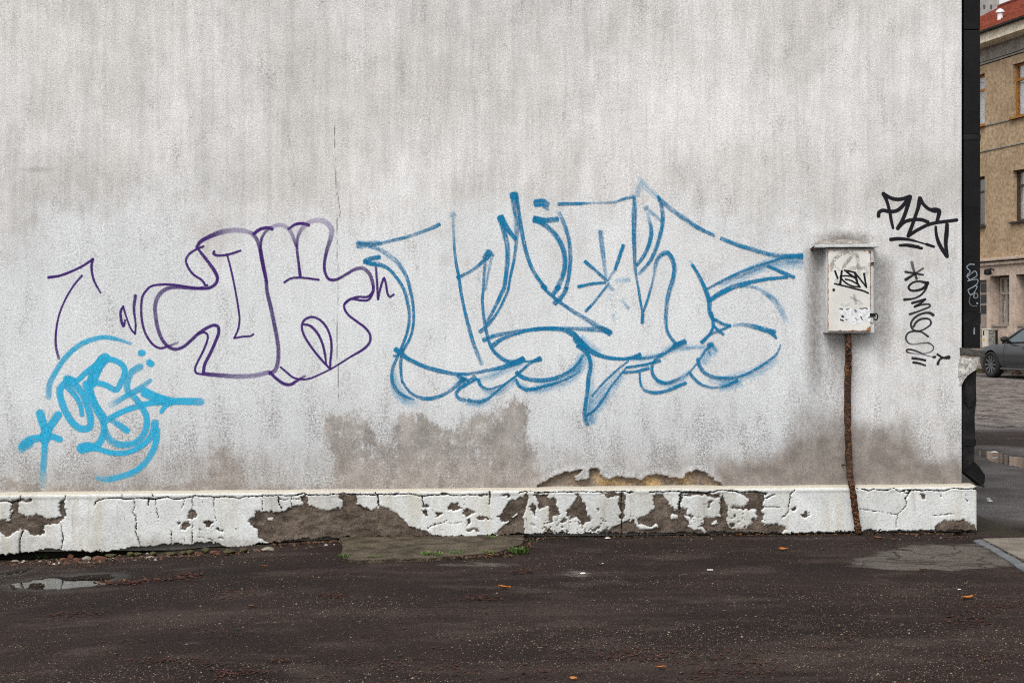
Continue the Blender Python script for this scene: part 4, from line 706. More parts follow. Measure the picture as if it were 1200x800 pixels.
def meter_box():
    dep = .10
    u0 = wall_pt(968, 340, dep)[0]; u1 = wall_pt(1024, 340, dep)[0]; z0 = wall_pt(990, 390, dep)[1]; z1 = wall_pt(990, 291, dep)[1]
    root = empty('meter_box', (CT*(u0+u1)/2, D0+ST*(u0+u1)/2, z0), TH); root['label'] = 'cream metal meter box with rusty edges and a small lid roof'; root['category'] = 'meter box'
    cx = (u0+u1)/2; hw = (u1-u0)/2; h = z1-z0
    box('housing', M_BOXSIDE, root, -hw, hw, -dep+.012, .01, 0, h, .004)
    d = boxplate('door', M_BOX, root, -hw+.006, hw-.030, -dep, -dep+.0112, .012, h-.012, .003)
    box('hinge_strip', M_BOXGREY, root, hw-.026, hw-.012, -dep+.003, -dep+.0115, .07, h-.02, .002)
    lu0 = wall_pt(953, 290, .122)[0]-cx; lu1 = wall_pt(1029, 290, .122)[0]-cx
    bm = bmesh.new(); prism_bm(bm, [(lu0, h+.004), (lu1, h+.008), (lu1, h+.030), (lu0+.006, h+.026)], -.122, .01, .003)
    lid = bm_obj('lid', bm, M_BOXGREY, root)
    bm = bmesh.new(); tube_bm(bm, [(lu0+.004, -.115, h+.012), (lu0-.004, -.08, h+.004), (lu0+.01, -.03, h-.012)], .006, 8); bm_obj('bent_rim', bm, M_RUST, lid, True)
    # mortar heaped on the lid against the plaster
    us = np.linspace(lu0+.01, lu1-.02, 60); ys = np.linspace(0, 1, 14); U, S = np.meshgrid(us, ys)
    prof = .042*np.sin(np.pi*np.clip((U-us[0])/(us[-1]-us[0]), 0, 1))**.55
    Zm = h+.029+prof*S**1.6*(.75+.5*fbm(U*40, S*6, 71, 3)); Ym = -.10+S*.105+.01*(fbm(U*40, S*8, 73, 3)-.5)
    grid_obj('mortar_fillet', U, Ym, Zm, M_MORTAR, root)
    # hasp and padlock loop on the door's free edge
    lz = wall_pt(1024, 372, dep)[1]-z0
    box('hasp', M_BLACK2, root, hw-.036, hw+.004, -dep-.006, -dep-.0005, lz+.005, lz+.03, .002)
    bm = bmesh.new(); tube_bm(bm, [(hw+.004+.014*math.cos(a), -dep-.004, lz+.006+.022*math.sin(a)) for a in np.linspace(-2.6, 2.6, 14)], .0045, 8); bm_obj('padlock_loop', bm, M_BLACK2, root, True)
    box('hinge', M_RUST, root, hw-.03, hw-.006, -dep-.003, -dep+.006, h-.115, h-.095, .002)
    bm = bmesh.new(); kx, kz = wall_pt(975.5, 339.5, dep); tube_bm(bm, [(kx-cx, -dep+.001, kz-z0), (kx-cx, -dep-.004, kz-z0)], .0095, 14); bm_obj('lock_bolt', bm, M_RUST, root)
    sf = lambda px, py, off: ((lambda q: (q[0]-cx, -dep-off, q[1]-z0))(wall_pt(px, py, dep)))
    x = lambda p: tp('X', p)
    yk = lambda p: tp('Y', p)
    G = [(yk([(200,330),(230,200),(310,100),(400,35),(520,15),(620,30),(690,80)]), 5, [.45,.6,.65,.65,.65,.5], .5), (yk([(575,105),(480,220),(430,310)]), 4.4, [.6,.65,.5], .5), (yk([(690,110),(705,220),(715,310),(740,420)]), 5, [.45,.5,.5,.25], .5), (yk([(520,330),(640,300),(860,310)]), 5, [.25,.5,.45], .6), (yk([(860,430),(900,330),(920,230)]), 5, .35, .6), (yk([(260,250),(350,340)]), 3, .35, .6), (yk([(300,540),(340,600)]), 5, .4, .6)]
    g = ribbons('faded_tag', P_GREY, d, G, sf, .0006)
    K = [(yk(p), w_, 1.15, .35) for p, w_ in [([(275,360),(300,430),(325,495)], 2.3), ([(402,358),(392,440),(372,600)], [2.6,2.4,3]), ([(455,350),(560,365),(650,392)], 2.2), ([(490,372),(560,425),(640,482)], 2.4), ([(380,455),(480,450),(580,460),(650,490)], 1.9), ([(468,513),(580,540),(695,605)], 1.9), ([(372,468),(440,550),(530,615),(630,650),(738,655)], 2.0), ([(655,400),(672,500),(700,595),(740,658)], [3,3,2.6,2.4]), ([(650,390),(760,530),(862,662)], 2.0), ([(820,410),(838,530),(862,662)], [2.6,2.2,2.2]), ([(265,598),(450,640),(640,690),(800,730),(900,775)], [1.8,2,2,2.2,1.8])]]
    tag(ribbons('marker_tag', P_BLACK, d, K, sf, .0011), 'black KEN marker tag across the door')
    # torn remains of a stuck-on notice, with blotted print
    px0 = [(238,585),(300,575),(360,590),(448,572),(455,640),(452,668),(400,664),(372,684),(330,690),(300,664),(262,672),(240,655)]
    bm = bmesh.new(); pts = [sf(*q, .0004) for q in x(px0)]
    a = [bm.verts.new(p) for p in pts]; b = [bm.verts.new((p[0], p[1]-.0004, p[2])) for p in pts]; bm.faces.new(a); bm.faces.new(b[::-1])
    for i in range(len(a)): bm.faces.new((a[i], a[(i+1) % len(a)], b[(i+1) % len(a)], b[i]))
    s = bm_obj('torn_notice', bm, M_STICK, d)
    blots = [(x([(262,632),(266,634)]), 3.2, .9, .5), (x([(250,655),(268,660)]), 2, .9, .5), (x([(285,652),(290,655)]), 1.6, .8, .5), (x([(345,590),(352,598)]), 3, .5, .6), (x([(385,635),(395,655)]), 1.6, .7, .5), (x([(245,580),(262,585)]), 1.6, .8, .5), (x([(290,585),(305,582)]), 1.5, .7, .5), (x([(380,578),(395,582),(410,575),(430,582)]), 1.5, .7, .5), (x([(340,490),(352,545)]), 4, .25, .8), (x([(320,505),(390,540)]), 3.5, .22, .8), (x([(435,640),(448,636)]), 1.4, .7, .5), (x([(345,640),(360,655)]), 2, .3, .6)]
    ribbons('ink_blots', P_BLACK, d, blots, sf, .0016)['kind'] = 'stuff'
    W = [(x([(258,545),(280,555),(305,545)]), 3.2, .9, .6), (x([(370,545),(395,540)]), 3, .8, .6)]
    ribbons('paper_shreds', P_WHITE, d, W, sf, .0020)['kind'] = 'stuff'
    return root
meter_box()
def conduit():
    P = [(993,391,.05),(993.6,420,.05),(992.5,460,.045),(993,500,.045),(994,540,.05),(995.5,560,.075),(997,572,.125),(999.5,590,.13),(1002,608,.125),(1005,628,.12)]
    pts, rr = [], []
    for i in range(len(P)-1):
        for k in range(8):
            t = k/8; px, py, o = [P[i][j]*(1-t)+P[i+1][j]*t for j in range(3)]
            u, z = wall_pt(px, py, o); n = (fbm(np.array(z*60.), np.array(3.), 5, 3)-.5)
            pts.append((u+.004*float(fbm(np.array(z*14.), np.array(1.), 6, 2)-.5), -o, z)); rr.append(.0225+.013*float(n))
    x0, _, zb = pts[-1]
    root = empty('conduit_pipe', (CT*x0, D0+ST*x0, 0), TH); root.location = (0, D0, 0)
    tag(root, 'crooked rusty conduit pipe running from the meter box to the ground', 'pipe')
    bm = bmesh.new(); tube_bm(bm, pts, rr, 14); bm_obj('pipe', bm, M_RUST, root, True)
    bm = bmesh.new(); u, z = wall_pt(994, 545, .05); tube_bm(bm, [(u-.034, .0, z), (u-.03, -.05, z+.002), (u, -.078, z+.004), (u+.03, -.05, z+.002), (u+.034, 0, z)], .005, 6); bm_obj('clip', bm, M_RUST, root, True)
conduit()

# ------------------------------------------------------------------ downpipe at the corner
def downpipe():
    root = empty('downpipe', (0, D0, 0), TH); tag(root, 'black steel downpipe casing at the house corner with a torn bent shoe', 'downpipe')
    back = .02
    w = lambda px, py: wall_pt(px, py, -back)
    xa = w(1130, 200)[0]; xb = w(1149, 200)[0]; zt = wall_pt(1140, 408)[1]
    for i, (ya, yb) in enumerate([(-420, 34.6), (35.4, 157), (164.5, 366), (380, 408)]):
        box('casing_section', M_BLACK, root, xa, xb, back, back+.13, w(1140, yb)[1], w(1140, ya)[1], .004)
    for ya, yb in [(157, 164.5), (366, 380)]:
        box('collar', M_BLACK2, root, xa-.003, xb+.003, back-.003, back+.133, w(1140, yb)[1]+.001, w(1140, ya)[1]-.001, .003)
    box('backing_strip', M_BLACK2, root, UR+.001, xa-.001, back+.05, back+.12, zt, 6.0)
    a = wall_pt(1125.5, 417, .01); b = wall_pt(1154, 407, .01)
    bm = bmesh.new(); prism_bm(bm, [wall_pt(1125.2, 407, .01), wall_pt(1152, 411, .01), wall_pt(1154.5, 411.5, .01), wall_pt(1154, 418, .01), wall_pt(1125.6, 416.5, .01)], -.012, .19, .003); bm_obj('sill_board', bm, M_BOARD, root)
    bm = bmesh.new(); q = [w(*p) for p in [(1129.5,445),(1133,440),(1138,436.5),(1145,433.5),(1144,452),(1144.5,470),(1142.5,486),(1143.5,512),(1142,516),(1142,541),(1136,546),(1129,552),(1128.2,520),(1128,470),(1127.5,455)]]
    prism_bm(bm, q, back, back+.10, .006); bm_obj('lower_casing', bm, M_BLACK2, root)
    box('bracket', M_BLACK, root, w(1129, 515)[0], w(1143.8, 515)[0], back-.006, back+.105, w(1135, 522)[1], w(1135, 514)[1], .002)
    bm = bmesh.new(); q = [w(*p) for p in [(1129,552.5),(1135,547),(1141,541),(1147,547),(1153,556),(1152.5,564),(1150,569.5),(1140,561)]]
    prism_bm(bm, q, back-.03, back+.09, .006); bm_obj('bent_shoe', bm, M_BLACK, root)
    bm = bmesh.new(); q = [w(*p) for p in [(1129.5,553.5),(1140,561.5),(1150.5,570.5),(1152,569),(1141,559.8),(1130,551.5)]]
    prism_bm(bm, q, back-.036, back-.030, 0); bm_obj('shoe_rim', bm, M_BLACK2, root)
    bm = bmesh.new(); q = [w(*p) for p in [(1130,449),(1137,445),(1143,450),(1143.5,466),(1139,476),(1134,478),(1130,470)]]
    prism_bm(bm, q, back-.010, back-.001, .004); bm_obj('torn_flap', bm, M_BLACK2, root)
    sf = lambda px, py, off: ((lambda q: (q[0], back-off, q[1]))(w(px, py)))
    d = lambda p: tp('D', p)
    L = [(d([(160,72),(120,70),(95,98),(125,128),(98,170),(122,205)]), 1.3, .9, .4), (d([(105,172),(168,128),(182,165),(105,212)]), 1.2, .85, .4), (d([(105,212),(190,200),(182,235),(105,288)]), 1.1, .8, .4), (d([(108,285),(182,252),(165,300),(128,332),(105,290)]), 1.2, .85, .4), (d([(128,330),(165,315),(190,330),(180,358),(155,350),(160,322)]), 1.2, .75, .4), (d([(125,345),(115,385),(135,420),(180,425)]), 1.0, .5, .5), (d([(182,400),(188,404)]), 1.8, .9, .4)]
    ribbons('scuff_mark', P_SILV, root, [(d([(160,612),(158,660)]), [1.6,2.4], .8, .5)], sf, .0008)
    tag(ribbons('scratched_tag', P_SILV, root, L, sf, .0008), 'pale scratched tag on the black casing')
downpipe()
# crumbling plaster stub that carries the sill board
q = [wall_pt(*p, 0) for p in [(1123,418.5),(1147,419),(1146,428),(1144.5,433),(1138,436),(1133,439.5),(1129.5,444.5),(1127,452),(1123,452)]]
bm = bmesh.new(); prism_bm(bm, q, -.003, .17, .004)
stub = bm_obj('plaster_stub', bm, simple('crumbling_plaster', (.28, .265, .245), (.60, .585, .56), 14, .95, 0, 1.0, 60, .1, .5), house)

# ------------------------------------------------------------------ ground: one sheet to the horizon
PUD1 = [gnd_pt(*p)[:2] for p in [(18,685),(40,680),(62,675.5),(75,677),(100,674),(128,672.5),(131,677),(125,684),(80,688.5),(40,690),(22,689)]]
PUD2 = [gnd_pt(*p)[:2] for p in [(1128,524),(1150,523),(1168,525),(1185,530),(1215,533),(1225,548),(1200,548),(1186,545),(1172,542),(1155,536),(1135,530)]]
PUD3 = [gnd_pt(*p)[:2] for p in [(4,672),(20,668),(36,665.5),(35,668),(22,671.5),(8,674)]]
WORN = [gnd_pt(*p)[:2] for p in [(975,664),(1010,652),(1050,640),(1090,636),(1150,636),(1172,650),(1190,664),(1120,668),(1050,667)]]
WORN2 = [gnd_pt(*p)[:2] for p in [(500,662),(560,656),(615,657),(610,663),(540,667)]]
WORN3 = [gnd_pt(*p)[:2] for p in [(655,672),(668,665),(690,670),(686,678),(664,678)]]
WORN4 = [gnd_pt(*p)[:2] for p in [(715,676),(735,673),(738,678),(720,679)]]
def ground_h(x, y):
    g = gz(x, y)
    jx = (fbm(x*14, y*14, 81, 3)-.5)*.05; jy = (fbm(x*14, y*14, 82, 3)-.5)*.05
    for P, dep in ((PUD1, .040), (PUD2, .035), (PUD3, .022)):
        c = np.mean(np.array(P), 0); g = np.where(pip(P, x+jx, y+jy), np.minimum(g, float(gz(c[0], c[1])))-dep, g)
    return g
def build_ground():
    xs = np.concatenate([np.array([-900,-400,-200,-100,-60,-40,-25,-16,-11,-8,-6.5,-5.6,-5]), np.arange(-4.6, 4.4, .026), np.arange(4.4, 8.2, .06), np.array([8.4,9,10,12,14,16,18,20,24,30,40,60,100,200,400,900])])
    ys = np.concatenate([np.array([-400,-100,-40,-15,-5,0,2,3.5,4.5,5.2]), np.arange(5.6, 9.95, .022), np.arange(9.95, 19, .07), np.arange(19, 46, .5), np.array([48,52,60,80,120,200,400,1000])])
    X, Y = np.meshgrid(xs, ys); Z = ground_h(X, Y)
    Z += .006*(fbm(X*6, Y*6, 85, 3)-.5)*((Y > 5) & (Y < 20) & (np.abs(X) < 9))
    worn = np.zeros(X.shape); 
    for P, s in ((WORN, .8), (WORN2, .42), (WORN3, .7), (WORN4, .6)):
        jx = (fbm(X*9, Y*9, 83, 3)-.5)*.16; jy = (fbm(X*9, Y*9, 84, 3)-.5)*.16
        worn = np.maximum(worn, s*pip(P, X+jx, Y+jy))
    for _ in range(3):
        b = worn.copy(); b[1:-1] = (worn[:-2]+worn[1:-1]*2+worn[2:])/4; worn = b
        b = worn.copy(); b[:,1:-1] = (worn[:,:-2]+worn[:,1:-1]*2+worn[:,2:])/4; worn = b
    wall_y = D0-PO+X*math.tan(TH)
    dist = wall_y-Y
    moss = np.where(X < UR+.4, np.exp(-np.clip(dist, 0, 5)/.12)*.75, 0)
    moss = np.maximum(moss, .7*np.exp(-((X-3.45)/.25)**2-((Y-9.75)/.35)**2))
    wet = np.zeros(X.shape)
    for P, s in ((PUD1, 1.), (PUD2, .9), (PUD3, 1.)):
        c = np.mean(np.array(P), 0); r = np.ptp(np.array(P), axis=0)/2
        wet = np.maximum(wet, s*(1-sst(.9, 1.35, np.hypot((X-c[0])/(r[0]+.05), (Y-c[1])/(r[1]+.06)))))
    lane = sst(9.5, 10.8, Y+1.6*(fbm(X*.7, Y*.7, 97, 3)-.5))*sst(2.5, 3.6, X)*(1-.85*sst(17.0, 17.5, Y+.25*np.sin(X*2.1))*(1-sst(19.6, 20.1, Y)))
    o = grid_obj('ground', X, Y, Z, M_ASPHALT, None, {'worn': worn, 'moss': moss, 'wet': wet, 'lane': lane}); o['kind'] = 'structure'
build_ground()
def m_water():
    m = Mat('puddle_water')
    m.done((.02, .017, .013), .03, m.bump(m.noise(9, 2), .03, .01), 0, .6)
    m.b.inputs['IOR'].default_value = 1.33; m.b.inputs['Transmission Weight'].default_value = .85
    return m.m
M_WATER = m_water()
def puddle(P, dz, label):
    c = np.mean(np.array(P), 0)
    z = float(gz(c[0], c[1]))-dz
    pts = [(c[0]+(p[0]-c[0])*1.12, c[1]+(p[1]-c[1])*1.12) for p in P]
    if sum(a[0]*b[1]-a[1]*b[0] for a, b in zip(pts, pts[1:]+pts[:1])) < 0: pts = pts[::-1]      # face up
    o = mesh_obj('puddle', [(x, y, z) for x, y in pts], [tuple(range(len(pts)))], M_WATER)
    tag(o, label, None, None, 'structure')
puddle(PUD1, .013, 'rain puddle mirroring the white plinth'); puddle(PUD2, .020, 'muddy puddle on the street'); puddle(PUD3, .012, 'small puddle by the plinth')

def slab(name, pxs, mat, top, label, cat, jag=0.01, group=None):
    P = [gnd_pt(*p) for p in pxs]
    D = []
    for i in range(len(P)):
        a, b = P[i], P[(i+1) % len(P)]; n = max(1, int(math.hypot(a[0]-b[0], a[1]-b[1])/.05))
        for k in range(n):
            t = k/n; x = a[0]*(1-t)+b[0]*t; y = a[1]*(1-t)+b[1]*t
            D.append((x+R.uniform(-jag, jag), y+R.uniform(-jag, jag)))
    cx = sum(d[0] for d in D)/len(D); cy = sum(d[1] for d in D)/len(D); z0 = float(gz(cx, cy))
    bm = bmesh.new()
    a = [bm.verts.new((x-cx, y-cy, float(gz(x, y))-z0+top)) for x, y in D]; b = [bm.verts.new((x-cx, y-cy, float(gz(x, y))-z0-.06)) for x, y in D]
    f = bm.faces.new(a); n = len(a)
    for i in range(n): bm.faces.new((a[i], b[i], b[(i+1) % n], a[(i+1) % n]))
    bmesh.ops.bevel(bm, geom=list(f.edges), offset=.006, segments=2, affect='EDGES')
    o = bm_obj(name, bm, mat); o.location = (cx, cy, z0)
    return tag(o, label, cat, group)
slab('concrete_slab', [(398,632.5),(615,628.5),(612,640),(585,650),(520,656),(470,658.5),(412,660),(398,656),(404,646)], M_CONC, .020, 'mossy brown concrete slab set against the middle of the plinth', 'slab')
slab('concrete_slab', [(1152,632.5),(1290,630),(1330,690),(1262,692),(1222,668),(1200,658)], M_CONC2, .012, 'pale tan concrete paving slab beyond the plinth corner', 'slab', .006)
slab('kerbstone', [(1140,634.5),(1150,632.8),(1198,660),(1258,693),(1240,697),(1190,664),(1160,645)], M_BLUECONC, .009, 'narrow blue grey kerbstone along the edge of the tan slab', 'kerbstone', .006)

# ------------------------------------------------------------------ small things on the ground
M_STONE = simple('pale_stone', (.15, .125, .1), (.36, .32, .265), 25, .9, 0, .6, 90, .2, .4)
M_BRICKBIT = simple('brick_rubble', (.085, .032, .02), (.20, .095, .062), 25, .92, 0, .7, 90, .2, .4)
M_MOSSY = simple('mossy_rubble', (.030, .028, .011), (.13, .115, .06), 18, .95, 0, .9, 70, .1, .5)
def stone_mesh(name, seed, mat, n=2):
    bm = bmesh.new(); bmesh.ops.create_icosphere(bm, subdivisions=n, radius=1)
    rr = random.Random(seed); pl = [(Vector((rr.gauss(0,1), rr.gauss(0,1), rr.gauss(0,1))).normalized(), rr.uniform(.5, .85)) for _ in range(9)]
    for v in bm.verts:
        for nrm, d in pl:
            k = v.co.dot(nrm)
            if k > d: v.co -= nrm*(k-d)
    me = bpy.data.meshes.new(name); bm.to_mesh(me); bm.free(); me.materials.append(mat); return me
STM = [stone_mesh('rubble_stone', i, m) for i, m in enumerate([M_STONE, M_BRICKBIT, M_MOSSY])]
def put_stone(px, py, w, hgt, kind, name, label, group):
    x, y, z = gnd_pt(px, py); s = w/F*y/2
    o = link(bpy.data.objects.new(name, STM[kind])); o.scale = (s, s*R.uniform(.6, .9), hgt/F*y/2); o.rotation_euler = (0, 0, R.uniform(-.5, .5)); o.location = (x, y, z+hgt/F*y*.32)
    tag(o, label, 'stone', group)
GR = 'rubble along the foot of the plinth'
for px, py, w, h_, k, lab in [(101,656,12,6,0,'small whitish stone among the brick rubble by the puddle'), (117,657,18,8,1,'largest red brown brick fragment by the plinth foot'), (83,654,9,7,1,'rounded brick fragment left of the whitish stone'), (90,657,10,5,1,'flat brick fragment just left of the whitish stone'), (75,657,11,5,1,'leftmost brick fragment at the plinth foot'), (17,658,11,3,0,'flat pale stone near the left edge of the picture'), (47,658.5,6,3,0,'tiny pale pebble beside the green weed at left'), (313,645,17,6,0,'pale cream stone at the left end of the big brown patch'), (252,648.5,14,5,1,'reddish brick fragment at the end of the mossy rubble row'), (231,649,7,4,1,'small tan brick chip in the mossy rubble row')]:
    put_stone(px, py, w, h_, k, 'brick_fragment' if k == 1 else 'stone', lab, GR)
ORD = ['leftmost', 'second', 'third', 'fourth', 'fifth', 'sixth', 'seventh', 'eighth', 'ninth', 'rightmost']
for i_, (px, w) in enumerate([(133,13),(150,15),(165,17),(181,16),(197,15),(211,14),(226,15),(241,14),(268,15),(284,12)]):
    put_stone(px+R.uniform(-4, 4), 652.5-(px-133)*.035+R.uniform(-1.5, 1), w*R.uniform(.6, 1.35), R.uniform(4, 8), 2, 'mossy_stone', ORD[i_]+(' ' if i_ in (0, 9) else ' from left ')+'greenish mossy stone in the row under the white plinth', GR)
put_stone(176, 653.5, 11, 3, 0, 'stone', 'flat whitish chip lying before the mossy rubble row', GR)

def m_leaf(name, c1, c2):
    m = Mat(name); col = m.mix(m.attr('r'), c1, c2); col = m.mulv(col, m.ramp(m.noise(60, 3), .3, .7, .7, 1.2)); return m.done(col, .75, None, 0, .25)
M_LEAF = m_leaf('dead_leaf', (.30, .085, .018), (.42, .16, .035)); M_LITTER = m_leaf('leaf_mush', (.020, .009, .007), (.085, .028, .016)); M_DRY = m_leaf('dry_leaf_bits', (.030, .016, .010), (.135, .066, .036)); M_WEED = m_leaf('weed_green', (.035, .085, .018), (.12, .20, .04)); M_YELL = m_leaf('yellow_leaf', (.38, .28, .04), (.45, .36, .08))
def leaf_geo(s, curl, seed):
    rr = random.Random(seed); prof = [(0, .04), (.15, .30), (.35, .46), (.55, .42), (.78, .22), (1, .02)]
    V = []; Fc = []
    for t, w in prof:
        w *= rr.uniform(.8, 1.15)
        for q in (-1, 0, 1): V.append(((t-.5)*s, q*w*s*.8, curl*s*(abs(q)*.5+(t-.5)**2*1.3)+(0 if q else 0)))
    for i in range(len(prof)-1):
        k = 3*i; Fc += [(k, k+1, k+4, k+3), (k+1, k+2, k+5, k+4)]
    return V, Fc
def put_leaf(px, py, w, label, mat=M_LEAF, curl=.25, group='fallen leaves', rz=None):
    x, y, z = gnd_pt(px, py); s = w/F*y
    V, Fc = leaf_geo(s, curl, int(px)); o = mesh_obj('fallen_leaf', V, Fc, mat, None, False, {'r': [R.random()]*len(V)})
    o.location = (x, y, z+.008); o.rotation_euler = (R.uniform(-.2, .2), R.uniform(-.2, .2), R.uniform(-.6, .6) if rz is None else rz); tag(o, label, 'leaf', group)
for a in [(1134,702.5,16,'curled orange leaf on the asphalt at right below the plinth corner'), (591,690,15,'orange leaf on the asphalt below the concrete slab'), (775,784,12,'bright orange leaf near the bottom edge of the asphalt'), (918,645,11,'small orange leaf on the asphalt left of the rusty pipe foot'), (672,797,10,'orange leaf cut by the bottom edge of the picture'), (1124,627,14,'pale tan leaf lying at the foot of the plinth corner', M_DRY), (866,628,9,'orange leaf against the flaked foot of the plinth'), (295,712,11,'brown leaf standing on the dark asphalt at left', M_DRY), (575,651.5,9,'yellow leaf among weeds at the slab edge', M_YELL), (597,653,7,'small yellow leaf at the right end of the slab weeds', M_YELL), (1082,669,9,'tan leaf on the cracked pale patch of ground', M_DRY), (310,665,8,'orange brown leaf chip near the pale cream stone'), (703,662,7,'tan leaf chip right of the slab on the asphalt', M_DRY), (1030,632,12,'brown leaf beside the rusty pipe foot', M_DRY)]:
    put_leaf(*a)
def flakes(name, spec, mat, label, cat, flat=.12, lift=.004):
    V, Fc, rr_ = [], [], []
    for (px0, py0, px1, py1, spread, n, smin, smax) in spec:
        for _ in range(n):
            t = R.random(); px = px0+(px1-px0)*t+R.gauss(0, spread*2.2); py = py0+(py1-py0)*t+R.gauss(0, spread*.5)
            if py < 600: continue
            x, y, z = gnd_pt(px, py)
            if y > D0-PO-.01+x*math.tan(TH) and x < UR+.1: continue
            s = R.uniform(smin, smax); a = R.uniform(0, 6.28); b0 = len(V); r = R.random()
            m = Matrix.Translation((x, y, z+lift+R.uniform(0, .004))) @ Matrix.Rotation(a, 4, 'Z') @ Matrix.Rotation(R.gauss(0, flat), 4, 'X') @ Matrix.Rotation(R.gauss(0, flat), 4, 'Y')
            for v in [(-.5, 0, 0), (-.15, -.32, .06), (.25, -.25, .05), (.5, 0, .1), (.2, .28, .02), (-.2, .3, .07)]:
                V.append(tuple(m @ Vector((v[0]*s*R.uniform(.7, 1.2), v[1]*s*R.uniform(.7, 1.2), v[2]*s)))); rr_.append(r)
            Fc += [(b0, b0+1, b0+2, b0+3), (b0, b0+3, b0+4, b0+5)]
    o = mesh_obj(name, V, Fc, mat, None, False, {'r': rr_}); tag(o, label, cat, None, 'stuff'); return o
mush = [(115,685,235,676,2,260,.010,.035), (150,684,160,683,3,70,.012,.03), (205,676,240,672,3,60,.01,.03)]
for _ in range(60):
    px = R.uniform(0, 1200); py = 690+110*R.random()**.8; L = R.uniform(10, 60)
    mush.append((px, py, px+L, py-R.uniform(-1.5, 3), R.uniform(2, 9), int(R.uniform(6, 34)), .006, .022))
for a in [(150,776,240,772,2), (255,790,310,786,3), (400,775,560,782,6), (560,790,700,780,6), (660,760,760,770,6), (800,770,900,775,7), (800,795,880,785,6), (720,770,800,760,5), (1110,726,1150,728,4), (600,672,625,668,2), (250,700,300,692,4), (60,722,115,718,3), (380,697,400,700,2), (545,702,585,700,3)]:
    mush.append((*a[:4], a[4]*1.5, 110, .006, .026))
flakes('leaf_mush', mush, M_LITTER, 'dark red brown rotten leaf shreds scattered over the asphalt', 'leaf litter', .08, .003)
dry = [(580,634,622,633,3,130,.012,.035), (610,645,560,652,3,110,.01,.03), (520,655,600,651,2,110,.008,.025), (440,634,600,630,2,140,.008,.025), (320,640,400,634,2,90,.008,.03), (60,661,130,661,4,110,.008,.026), (130,656,290,650,2,170,.007,.02), (700,629,900,628,1.4,170,.007,.026), (880,627,1140,626,1.6,240,.007,.026), (0,663,60,660,2,50,.008,.02), (115,684,235,675,1.5,60,.012,.03), (1010,634,1130,630,2,80,.008,.022)]
dry += [(640,629,880,628,1.6,200,.006,.02), (900,627,1140,625,1.6,160,.006,.02), (0,659,130,651,2.5,120,.006,.02), (330,640,410,634,2,80,.006,.02), (585,640,618,641,4,160,.010,.03)]
flakes('dry_leaf_litter', dry, M_DRY, 'dry brown leaf bits gathered along the foot of the plinth', 'leaf litter', .5, .006)
def gden(x, y):
    return .12+.88*float(sst(.40, .66, fbm(np.array(x*1.3+5), np.array(y*2.6), 95, 4)))
def grit():
    V, Fc, r_ = [], [], []
    for _ in range(46000):
        py = 636+170*R.random()**1.0; px = R.uniform(-60, 1260); x, y, z = gnd_pt(px, py)
        if y > D0-PO-.02+x*math.tan(TH) or R.random() > gden(x, y): continue
        s = .0013+.0030*R.random()**4+(.004 if R.random() < .008 else 0); b = len(V); r = R.random()
        for dx, dy, dz in [(-1,0,0),(0,-.8,0),(1,0,0),(0,.8,0),(.1,.1,.8)]: V.append((x+dx*s*R.uniform(.6,1.2), y+dy*s*R.uniform(.6,1.2), z+.0015+dz*s)); r_.append(r)
        Fc += [(b, b+1, b+4), (b+1, b+2, b+4), (b+2, b+3, b+4), (b+3, b, b+4)]
    m = Mat('grit'); col = m.mix(m.attr('r'), (.055, .042, .031), (.25, .19, .14))
    tag(mesh_obj('grit', V, Fc, m.done(col, .9), None, False, {'r': r_}), 'pale grit strewn over the dark asphalt', 'grit', None, 'stuff')
grit()
def soil():
    us = np.arange(-4.6, UR+.12, .012); vs_ = np.linspace(0, 1, 9); U, S = np.meshgrid(us, vs_)
    wd = .03+.11*fbm(us*2.3, us*0+3, 101, 3)[None]; hh = (.000+.016*fbm(us*4.0, us*0+9, 102, 3))[None]
    O = PO-.03+S*wd; X = U*CT+O*ST; Y = D0+U*ST-O*CT
    Z = gz(X, Y)-.006+hh*(1-S)**.8*(.6+.8*fbm(U*40, S*6, 103, 3))+.004*(fbm(U*70, S*14, 104, 2)-.5)
    m = Mat('damp_soil'); col = m.mix(m.ramp(m.noise(30, 5, .7), .35, .65), (.012, .0095, .007), (.060, .045, .030)); col = m.mix(m.ramp(m.noise(6, 4), .55, .68, 0, .7), col, (.040, .042, .014))
    o = grid_obj('soil', X, Y, Z, m.done(col, .95, m.bump(m.noise(70, 4, .7), 1.0, .01), spec=.1)); tag(o, 'dark soil and dirt gathered along the foot of the plinth', 'soil', None, 'stuff')
soil()
